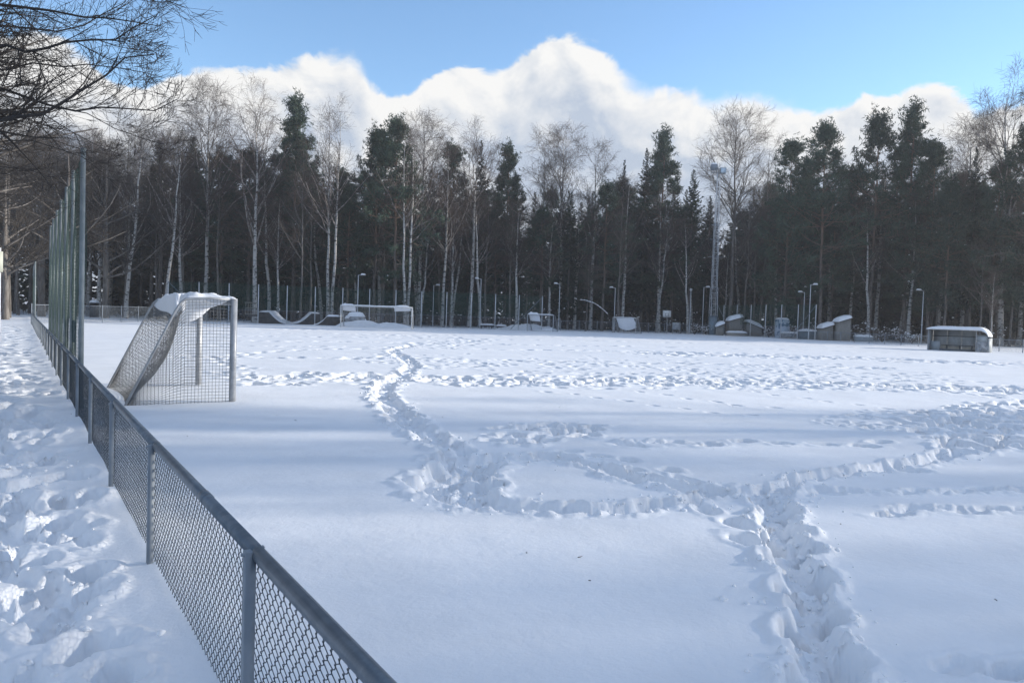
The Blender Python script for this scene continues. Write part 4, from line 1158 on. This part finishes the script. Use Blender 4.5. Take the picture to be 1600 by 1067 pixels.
# front trees: kind, name, column, top row, distance, label
FRONT = [
 ('birch_a', 'birch_tree', 137, 215, 92, 'slim birch just right of the tall net poles'),
 ('bare_thin', 'bare_tree', 166, 235, 90, 'thin pale trunked bare tree between net poles and the leaning birch'),
 ('birch_lean', 'birch_tree', 197, 195, 86, 'birch leaning gently right, left of the near goal'),
 ('birch_lean', 'birch_tree', 258, 215, 84, 'strongly leaning birch rising behind the near goal net'),
 ('bare_thin', 'bare_tree', 285, 185, 94, 'thin bare tree between the leaning birch and tall birch'),
 ('birch_b', 'birch_tree', 322, 156, 90, 'tall birch directly above the near goal snow'),
 ('birch_c', 'birch_tree', 398, 168, 87, 'bright lit birch behind the left quarter pipe railing'),
 ('pine_c', 'pine_tree', 457, 164, 97, 'tall dark pine with jagged top left of the twin based birch'),
 ('bare_thin', 'bare_tree', 468, 235, 85, 'grey trunk standing between the two quarter pipes'),
 ('birch_twin', 'birch_tree', 515, 180, 86, 'birch with two stems from one base beside the facing quarter pipe'),
 ('pine_b', 'pine_tree', 583, 212, 92, 'slender pine with high green crown left of the orange trunk'),
 ('pine_b', 'pine_tree', 596, 222, 95, 'thin pale pine trunk left of the orange stemmed pine'),
 ('pine_a', 'pine_tree', 617, 196, 90, 'pine with orange sunlit trunk above the full size goal'),
 ('birch_twin', 'birch_tree', 634, 207, 88, 'pair of white birch stems at the right post of the full size goal'),
 ('birch_b', 'birch_tree', 655, 205, 98, 'brownish birch crown behind the pair of white stems'),
 ('birch_a', 'birch_tree', 690, 236, 94, 'white birch with steep limbs right of the full size goal'),
 ('birch_c', 'birch_tree', 733, 222, 97, 'birch with wide v shaped white limbs at the centre'),
 ('pine_d', 'pine_tree', 702, 236, 106, 'dark pine with broad top behind the steep limbed birch'),
 ('spruce_b', 'spruce_tree', 745, 222, 108, 'dark spruce tip rising behind the v shaped birch'),
 ('pine_c', 'pine_tree', 787, 236, 108, 'dark pine right of the v shaped birch'),
 ('bare_thin', 'bare_tree', 846, 226, 102, 'bare tree above the one-lump small goal'),
 ('birch_b', 'birch_tree', 872, 218, 106, 'bare birch crown near the picture centre line of lamp posts'),
 ('spruce_a', 'spruce_tree', 886, 300, 103, 'short dense dark spruce right of the centre birch crown'),
 ('birch_a', 'birch_tree', 922, 236, 104, 'slim white stemmed birch left of the snow bulged goal'),
 ('spruce_b', 'spruce_tree', 966, 252, 108, 'narrow spruce above the snow bulged goal'),
 ('spruce_a', 'spruce_tree', 1000, 234, 110, 'pointed dark spruce left of the tall thin pine'),
 ('pine_c', 'pine_tree', 1027, 214, 110, 'tall thin topped pine above the basketball hoop'),
 ('spruce_c', 'spruce_tree', 1074, 267, 108, 'stepped dark spruce left of the light mast'),
 ('bare_round', 'bare_tree', 1138, 194, 106, 'tall bare tree with round fan crown behind the light mast'),
 ('bare_thin', 'bare_tree', 1186, 235, 104, 'bare brown treetop right of the round crowned tree'),
 ('pine_d', 'pine_tree', 1221, 230, 98, 'bushy dark pine above the painted panel'),
 ('pine_a', 'pine_tree', 1281, 203, 94, 'pine with layered branches and pale trunk above the small sheds'),
 ('pine_b', 'pine_tree', 1357, 190, 92, 'pine with open pale top left of the tallest pine'),
 ('pine_c', 'pine_tree', 1411, 175, 91, 'tallest right hand pine with bare gaps near its top'),
 ('pine_d', 'pine_tree', 1450, 232, 88, 'broad dark pine right of the tallest pine'),
 ('spruce_b', 'spruce_tree', 1512, 232, 86, 'narrow dark conifer above the dugout'),
 ('birch_b', 'birch_tree', 1500, 206, 92, 'pale birch crown behind the narrow conifer'),
 ('birch_c', 'birch_tree', 1563, 150, 84, 'tall bare birch with arching limbs near the right edge'),
 ('pine_c', 'pine_tree', 1606, 140, 78, 'dark pine cut by the right picture edge'),
 ('birch_a', 'birch_tree', 1548, 425, 70, 'small crooked pale sapling right behind the dugout'),
 ('pine_b', 'pine_tree', 1475, 290, 84, 'thin straight pine trunk between dugout and lamp'),
 ('bare_thin', 'bare_tree', 1160, 285, 101, 'bare trunk rising behind the larger shed'),
 ('spruce_c', 'spruce_tree', 1250, 262, 102, 'dark spruce between bushy pine and layered pine'),
 ('spruce_a', 'spruce_tree', 1320, 258, 100, 'dark spruce between layered pine and open topped pine'),
 ('pine_a', 'pine_tree', 1545, 262, 84, 'dark pine between dugout and right edge birch'),
]
for kd, nm, px, yt, z, lb in FRONT:
    tree(kd, nm, px, yt, z, lb)

# the crowded wood behind
FILL_G = 'trees crowded in the dark wood behind the front row'
FILL_L = 'dark tree crowded deep in the wood behind the front row'
def edge_z(px): return float(np.interp(px, [-200, 0, 250, 850, 1050, 1120, 1300, 1500, 1800], [92, 90, 90, 99, 106, 110, 98, 86, 76]))
def top_y(px): return float(np.interp(px, [-200, 0, 150, 300, 420, 560, 700, 850, 1000, 1120, 1250, 1400, 1500, 1700], [205, 210, 205, 205, 235, 262, 258, 285, 275, 300, 262, 255, 268, 255]))
for row, (dz, sp) in enumerate(((-1, 52), (3, 44), (9, 42), (16, 40), (25, 42))):
    px = -160 + row * 13
    while px < 1780:
        z = edge_z(px) + dz + random.uniform(-2.5, 2.5)
        yt = top_y(px) + abs(random.gauss(0, 30)) + (8 if row else 45)
        left = px < 330
        if row < 2: kd = random.choice(['bare_thin', 'birch_a', 'pine_b', 'bare_thin', 'birch_lean'][row:] if not left else ['bare_thin', 'birch_a', 'bare_round'])
        elif left: kd = random.choice(['bare_thin', 'bare_round', 'bare_round', 'birch_b', 'spruce_c', 'bare_thin'])
        elif row >= 3: kd = random.choice(['spruce_fill', 'spruce_fill', 'spruce_a', 'pine_d'])
        else: kd = random.choice(['spruce_a', 'spruce_fill', 'spruce_c', 'pine_c', 'pine_d', 'bare_thin'])
        sp_ = 'spruce' if 'spruce' in kd else 'pine' if 'pine' in kd else 'birch' if 'birch' in kd else 'leafless tree'
        reg = ('the end of the path', 'the near goal', 'the skate ramps', 'the full size goal', 'the small goals', 'the light mast', 'the plank sheds', 'the dugout')[int(np.searchsorted([120, 380, 530, 700, 1000, 1180, 1400], px))]
        tree(kd, 'forest_tree', px, yt, z, 'shaded %s crowded deep in the wood behind %s' % (sp_, reg), 'shaded %s deep in the wood behind %s' % (sp_ + ('es' if sp_ == 'birch' else 's'), reg), wide=random.uniform(1.1, 1.45))
        px += sp * random.uniform(.7, 1.3)

def far_wood():
    """the depth of the wood, which reads as one dark mass between the trunks"""
    r_ = np.random.default_rng(5)
    n = 420; k = 120
    Vs = []
    for _ in range(n):
        px = r_.uniform(-260, 1900); z = edge_z(px) + r_.uniform(18, 62)
        x, y = spot(px, z); hh = r_.uniform(11, 17.5)
        t_ = r_.uniform(0.0, 1, k); ph = r_.uniform(0, 6.28, k)
        rr = 2.6 * (1 - t_) ** .8 * r_.uniform(.1, 1.1, k) + .05
        C = np.stack([x + rr * np.cos(ph), y + rr * np.sin(ph), t_ * hh + .2], -1)
        A = np.stack([np.cos(ph), np.sin(ph), r_.uniform(-.8, 0, k)], -1) * r_.uniform(.35, .8, (k, 1))
        Bv = np.stack([-np.sin(ph), np.cos(ph), r_.uniform(-.6, .6, k)], -1) * r_.uniform(.2, .45, (k, 1))
        Vs.append(quads(C, A, Bv))
    v, f = join(*Vs)
    o = obj('far_wood', mesh_np('far_wood', v, f), 'needle_spruce'); o['kind'] = 'stuff'
    o['label'] = 'dark depth of the wood behind the tree rows'; o['category'] = 'wood'
far_wood()

# off to the right of the view: the bare wood that shades the near half of the pitch
SH_G = 'trees right of the pitch'
NS = 50
for k in range(NS):
    xc = 42 + ((k * 0.618) % 1.0) * 38
    lim = 12.5 + (xc + 8.5) * 0.165
    zc = -34 + (k + random.uniform(-.4, .4)) / NS * (lim + 34)
    p = FWD * zc + RGT * xc
    tree(random.choice(['birch_a', 'bare_thin', 'bare_thin', 'birch_b']), 'bordering_tree', 0, 0, 0, 'bare tree in the wood beyond the right side of the pitch', SH_G, xy=(p[0], p[1]), height=random.uniform(20, 27), wide=.8)

# ------------------------------------------------------------------ undergrowth at the wood edge
def shrub_mass():
    n = 260
    st, sr = [], []
    for _ in range(n):
        px = random.uniform(-100, 1750); z = edge_z(px) + random.uniform(-3, 6)
        if z < 62: continue
        x, y = spot(px, z)
        h = random.uniform(.8, 2.6)
        st.append([[x, y, -.1], [x + random.gauss(0, .1), y + random.gauss(0, .1), h * .5], [x + random.gauss(0, .3), y + random.gauss(0, .3), h]])
        sr.append([.03, .02, .008])
    P = np.array(st); R = np.array(sr)
    B, RB = grow(P, R, 9, .1, .95, 40, 12, lambda t: 1.0 * np.ones_like(t), 4, .3, .15, .7, .3)
    C, RC = grow(B, RB, 6, .2, .95, 40, 12, lambda t: .45 * np.ones_like(t), 3, .1, .15, .8, .5)
    v, f = join(tubes(P, R, 4), tubes(B, RB, 3), tubes(C, np.clip(RC, .005, None), 3))
    o = obj('undergrowth', mesh_np('undergrowth', v, f), 'twig_brown'); o['kind'] = 'stuff'
    o['label'] = 'bare brown undergrowth along the edge of the wood'; o['category'] = 'undergrowth'
    sel = rng.integers(0, len(C), 900)
    pts_ = C[sel, 2]; keep = pts_ @ np.array([*RGT, 0]) > -25
    sv, sf = snow_clumps(pts_[keep], rng, .05, .17)
    o2 = obj('snow_clumps', mesh_np('snow_clumps', sv, [sf]), 'snow'); o2['kind'] = 'stuff'
    o2['label'] = 'small clumps of snow caught in the undergrowth'; o2['category'] = 'snow'
shrub_mass()
def snowy_bush(px, z, h, label, seed):
    r_ = np.random.default_rng(seed); x, y = spot(px, z)
    t = thing('bush', label, 'bush', (x, y, 0), 0, 'snow dusted bushes by the sheds')
    k = 14; a = r_.uniform(0, 6.28, k); s = np.linspace(0, 1, 5)
    sp_ = r_.uniform(.2, .7, k) * h
    P = np.stack([np.cos(a)[:, None] * sp_[:, None] * s, np.sin(a)[:, None] * sp_[:, None] * s, h * s[None] * r_.uniform(.6, 1, (k, 1))], -1); R = np.tile(np.linspace(.025, .006, 5), (k, 1))
    B, RB = grow(P, R, 12, .2, .98, 40, 12, lambda q: .3 * h * np.ones_like(q), 4, .1, .15, .7, .4, R_=r_)
    v, f = join(tubes(P, R, 4), tubes(B, RB, 3))
    obj('branches', mesh_np('branches', v, f), 'twig_brown', t)
    sv, sf = snow_clumps(B[r_.integers(0, len(B), 60), 2], r_, .04, .15)
    obj('snow_clumps', mesh_np('snow_clumps', sv, [sf]), 'snow', t)['kind'] = 'stuff'
for px, z, h, lb, sd_ in ((1085, 99, 1.4, 'snow dusted bush between round headed lamp and armed lamp', 1), (1103, 98, 1.2, 'snow dusted bush at the left foot of the mast', 2), (1164, 99, 1.0, 'snow dusted bush between two plank sheds', 3),
                          (1201, 96, 1.3, 'snow dusted bush left of the painted panel', 4), (1240, 92, 1.7, 'snow dusted bush above the concrete block', 5), (1346, 89, 2.2, 'tall snowy bush behind the low grey box', 6),
                          (1378, 86, 2.0, 'snow dusted bush right of the low grey box', 7), (1408, 84, 1.6, 'snow dusted bush left of the lamp by the dugout', 8), (1425, 83, 1.2, 'low snowy bush next to the dugout lamp', 9)):
    snowy_bush(px, z, h, lb, sd_)

def bent_branch():
    P = np.array([at_depth(px, py, 97) for px, py in ((953, 500), (950, 492), (942, 484), (930, 475), (915, 470), (905, 469), (897, 467))])
    x, y = P[0][:2]
    t = thing('bent_sapling', 'arched sapling bowed down under a line of snow left of the bulged goal', 'sapling', (x, y, 0))
    Q = polyline(P - np.array([x, y, 0]), 16)
    obj('stem', MB().tube(Q, np.linspace(.05, .02, 16), 5).mesh('stem', True), 'bark_grey', t)
    m = MB()
    for i_ in range(2, 15):
        if random.random() < .8:
            m.tube([Q[i_] + [0, 0, .06], (Q[i_] + Q[i_ + 1]) / 2 + [0, 0, .1], Q[i_ + 1] + [0, 0, .05]], [.035, random.uniform(.05, .09), .03], 6)
    obj('snow_cap', m.mesh('snow_cap', True), 'snow', t)
bent_branch()

# ------------------------------------------------------------------ bare avenue trees overhanging the path on the left
def make_avenue(key, seed, h=11, nl=16, spread=.5):
    r_ = np.random.default_rng(seed)
    P, R = trunk_line(h, .2, 10, 0, .06, r_, .7)
    B, RB = grow(P, R, nl, .22, .95, 62, 12, lambda t: h * spread * (1.1 - .6 * t), 9, .25, .09, .5, .2, r_)
    C, RC = grow(B, RB, 11, .15, .97, 40, 12, lambda t: h * .17 * (1.2 - .6 * t), 6, .2, .12, .6, .3, r_)
    E, RE = grow(C, RC, 9, .15, .98, 38, 14, lambda t: h * .06 * (1.3 - .5 * t), 4, .15, .16, .65, .5, r_)
    v, f = join(tubes(P, R, 8), tubes(B, RB, 5))
    v2, f2 = join(tubes(C, RC, 3), tubes(E, np.clip(RE, .0025, None), 3))
    proto(key, [('trunk', mesh_np('trunk', v, f, True), 'bark_grey'), ('crown', mesh_np('crown', v2, f2), 'twig_dark')], h, 'bare tree')
make_avenue('avenue_a', 51); make_avenue('avenue_b', 52, spread=.55)
AV = 'bare avenue trees along the left of the path'
for k, (xx, yy, hh) in enumerate(((-3.2, 20, 12), (-3.6, 27, 12.5), (-3.4, 34, 12), (-4.2, 42, 13), (-4.0, 51, 13), (-4.4, 60, 14), (-5.0, 72, 15), (-9, 80, 16), (-7, 92, 17), (2, 96, 18), (-1, 84, 16), (-3.0, 15.5, 10), (-6.5, 31, 13), (-7, 46, 14), (-1, 76, 14), (4, 88, 17), (8, 94, 18))):
    tree(('avenue_a', 'avenue_b')[k % 2], 'bare_tree', 0, 0, 0, 'bare branching tree in the row along the left side of the path', AV, xy=(xx, yy), height=hh)

def front_tree():
    """the nearest tree: trunk just outside the left edge, limbs reaching over the path"""
    r_ = np.random.default_rng(77)
    base = np.array([-2.1, 11.6, 0]); h = 9.5
    t = thing('bare_tree', 'nearest bare tree whose long limbs reach in from the upper left corner', 'bare tree', tuple(base))
    P, R = trunk_line(h, .22, 10, 0, .04, r_, .7)
    limbs = [([(0, 72), (42, 79), (84, 74), (126, 66), (180, 60), (202, 50), (239, 27), (267, 8)], 9.6, 8.4, .04),
             ([(0, 188), (45, 183), (90, 169), (135, 138), (169, 112), (183, 97), (230, 80), (262, 70)], 9.4, 9.0, .05),
             ([(0, 138), (42, 152), (93, 169), (146, 170), (197, 171), (242, 166), (275, 155), (298, 135)], 10.0, 9.4, .04),
             ([(0, 3), (56, 11), (98, 20), (135, 25), (180, 34), (208, 34), (250, 45), (300, 38)], 9.0, 9.4, .04),
             ([(60, 168), (118, 174), (157, 188), (190, 200), (211, 208), (235, 216), (253, 225), (270, 240)], 10.2, 10.6, .025),
             ([(0, 225), (40, 215), (80, 222), (120, 240), (150, 262), (175, 285), (190, 300), (200, 320)], 11, 11.5, .025),
             ([(0, 110), (50, 100), (100, 104), (150, 95), (190, 110), (230, 118), (265, 128), (285, 140)], 10.6, 11.4, .03),
             ([(0, 40), (40, 45), (90, 50), (130, 40), (160, 20), (190, 0), (210, -25), (225, -50)], 9.8, 10.4, .03),
             ([(-20, 270), (20, 262), (60, 270), (95, 285), (115, 300), (130, 322), (140, 340), (150, 360)], 11.5, 12.5, .02),
             ([(0, -40), (60, -30), (110, -20), (160, -12), (205, -5), (250, 5), (290, 20), (312, 45)], 10.4, 9.8, .04)]
    L, RL = [], []
    for pts_, z0, z1, r in limbs:
        zz = np.linspace(z0, z1, len(pts_))
        Q = np.array([at_depth(a, b, z) for (a, b), z in zip(pts_, zz)]) - base
        st = np.array([0, 0, max(1.8, Q[0][2] - 1.0)])
        Q = np.concatenate([[st, st * .4 + Q[0] * .6 + [0, 0, .1]], Q])
        Q = polyline(Q[:-1], 14) + r_.normal(0, .03, (14, 3)) * np.linspace(0, 1, 14)[:, None]
        L.append(Q); RL.append(r * 0.85 * np.linspace(1, .14, 14))
    L = np.array(L); RL = np.array(RL)
    X, RX = grow(P, R, 14, .3, .95, 60, 12, lambda q: 3.6 * (1.1 - .5 * q), 9, .2, .09, .4, .2, r_)
    C0, RC0 = grow(L, RL, 14, .2, .95, 38, 10, lambda q: 1.25 * (1.3 - .95 * q), 7, .25, .10, .55, .3, r_)
    C1, RC1 = grow(X, RX, 9, .2, .96, 38, 10, lambda q: 1.4 * (1.2 - .6 * q), 6, .2, .10, .55, .3, r_)
    E0, RE0 = grow(C0, RC0, 8, .15, .98, 36, 12, lambda q: .45 * (1.3 - .7 * q), 5, .25, .14, .6, .5, r_)
    E1, RE1 = grow(C1, RC1, 8, .15, .98, 36, 12, lambda q: .5 * (1.3 - .6 * q), 4, .2, .14, .6, .5, r_)
    E2, RE2 = grow(E0, RE0, 3, .3, .98, 36, 12, lambda q: .17 * (1.3 - .6 * q), 3, .2, .14, .8, .6, r_)
    obj('trunk', mesh_np('trunk', *join(tubes(P, R, 10)), True), 'bark_grey', t)
    obj('limbs', mesh_np('limbs', *join(tubes(L, RL, 6), tubes(X, RX, 5)), True), 'twig_dark', t)
    obj('crown', mesh_np('crown', *join(tubes(C0, RC0, 4), tubes(C1, RC1, 3), tubes(E0, np.clip(RE0, .0022, None), 3), tubes(E1, np.clip(RE1, .0022, None), 3), tubes(E2, np.clip(RE2, .0018, None), 3))), 'twig_dark', t)
front_tree()

# fallen twigs and bark flakes on the snow
def litter():
    m = MB()
    for _ in range(46):
        z = random.uniform(4, 22); xc = random.uniform(-.66, .7) * z
        p = FWD * z + RGT * xc
        if p[0] < -1.5: continue
        a = random.uniform(0, 6.28); l = random.choice([.008, .01, .015, .02, .04])
        h = gz(p[0], p[1]) + .008
        m.tube([[p[0], p[1], h], [p[0] + math.cos(a) * l * .5, p[1] + math.sin(a) * l * .5, h + .002], [p[0] + math.cos(a + .3) * l, p[1] + math.sin(a + .3) * l, h + .004]], [.003, .003, .0015], 4)
    o = obj('fallen_twigs', m.mesh('fallen_twigs'), 'twig_brown'); o['kind'] = 'stuff'
    o['label'] = 'tiny fallen twigs scattered on the snow'; o['category'] = 'twigs'
litter()

# ------------------------------------------------------------------ thin winter haze
def haze():
    o = obj('haze', MB().box(-420, 420, -420, 420, -1.5, 34).mesh('haze'), None)
    m = bpy.data.materials.new('haze'); m.use_nodes = True
    nt = m.node_tree; nt.nodes.clear()
    pv = nt.nodes.new('ShaderNodeVolumePrincipled'); pv.inputs['Color'].default_value = (0.95, 0.965, 1.0, 1)
    pv.inputs['Density'].default_value = 0.0006; pv.inputs['Anisotropy'].default_value = 0.2
    out = nt.nodes.new('ShaderNodeOutputMaterial'); nt.links.new(pv.outputs[0], out.inputs['Volume'])
    o.data.materials.append(m); o['kind'] = 'stuff'; o['label'] = 'thin pale winter haze over the pitch'
haze()
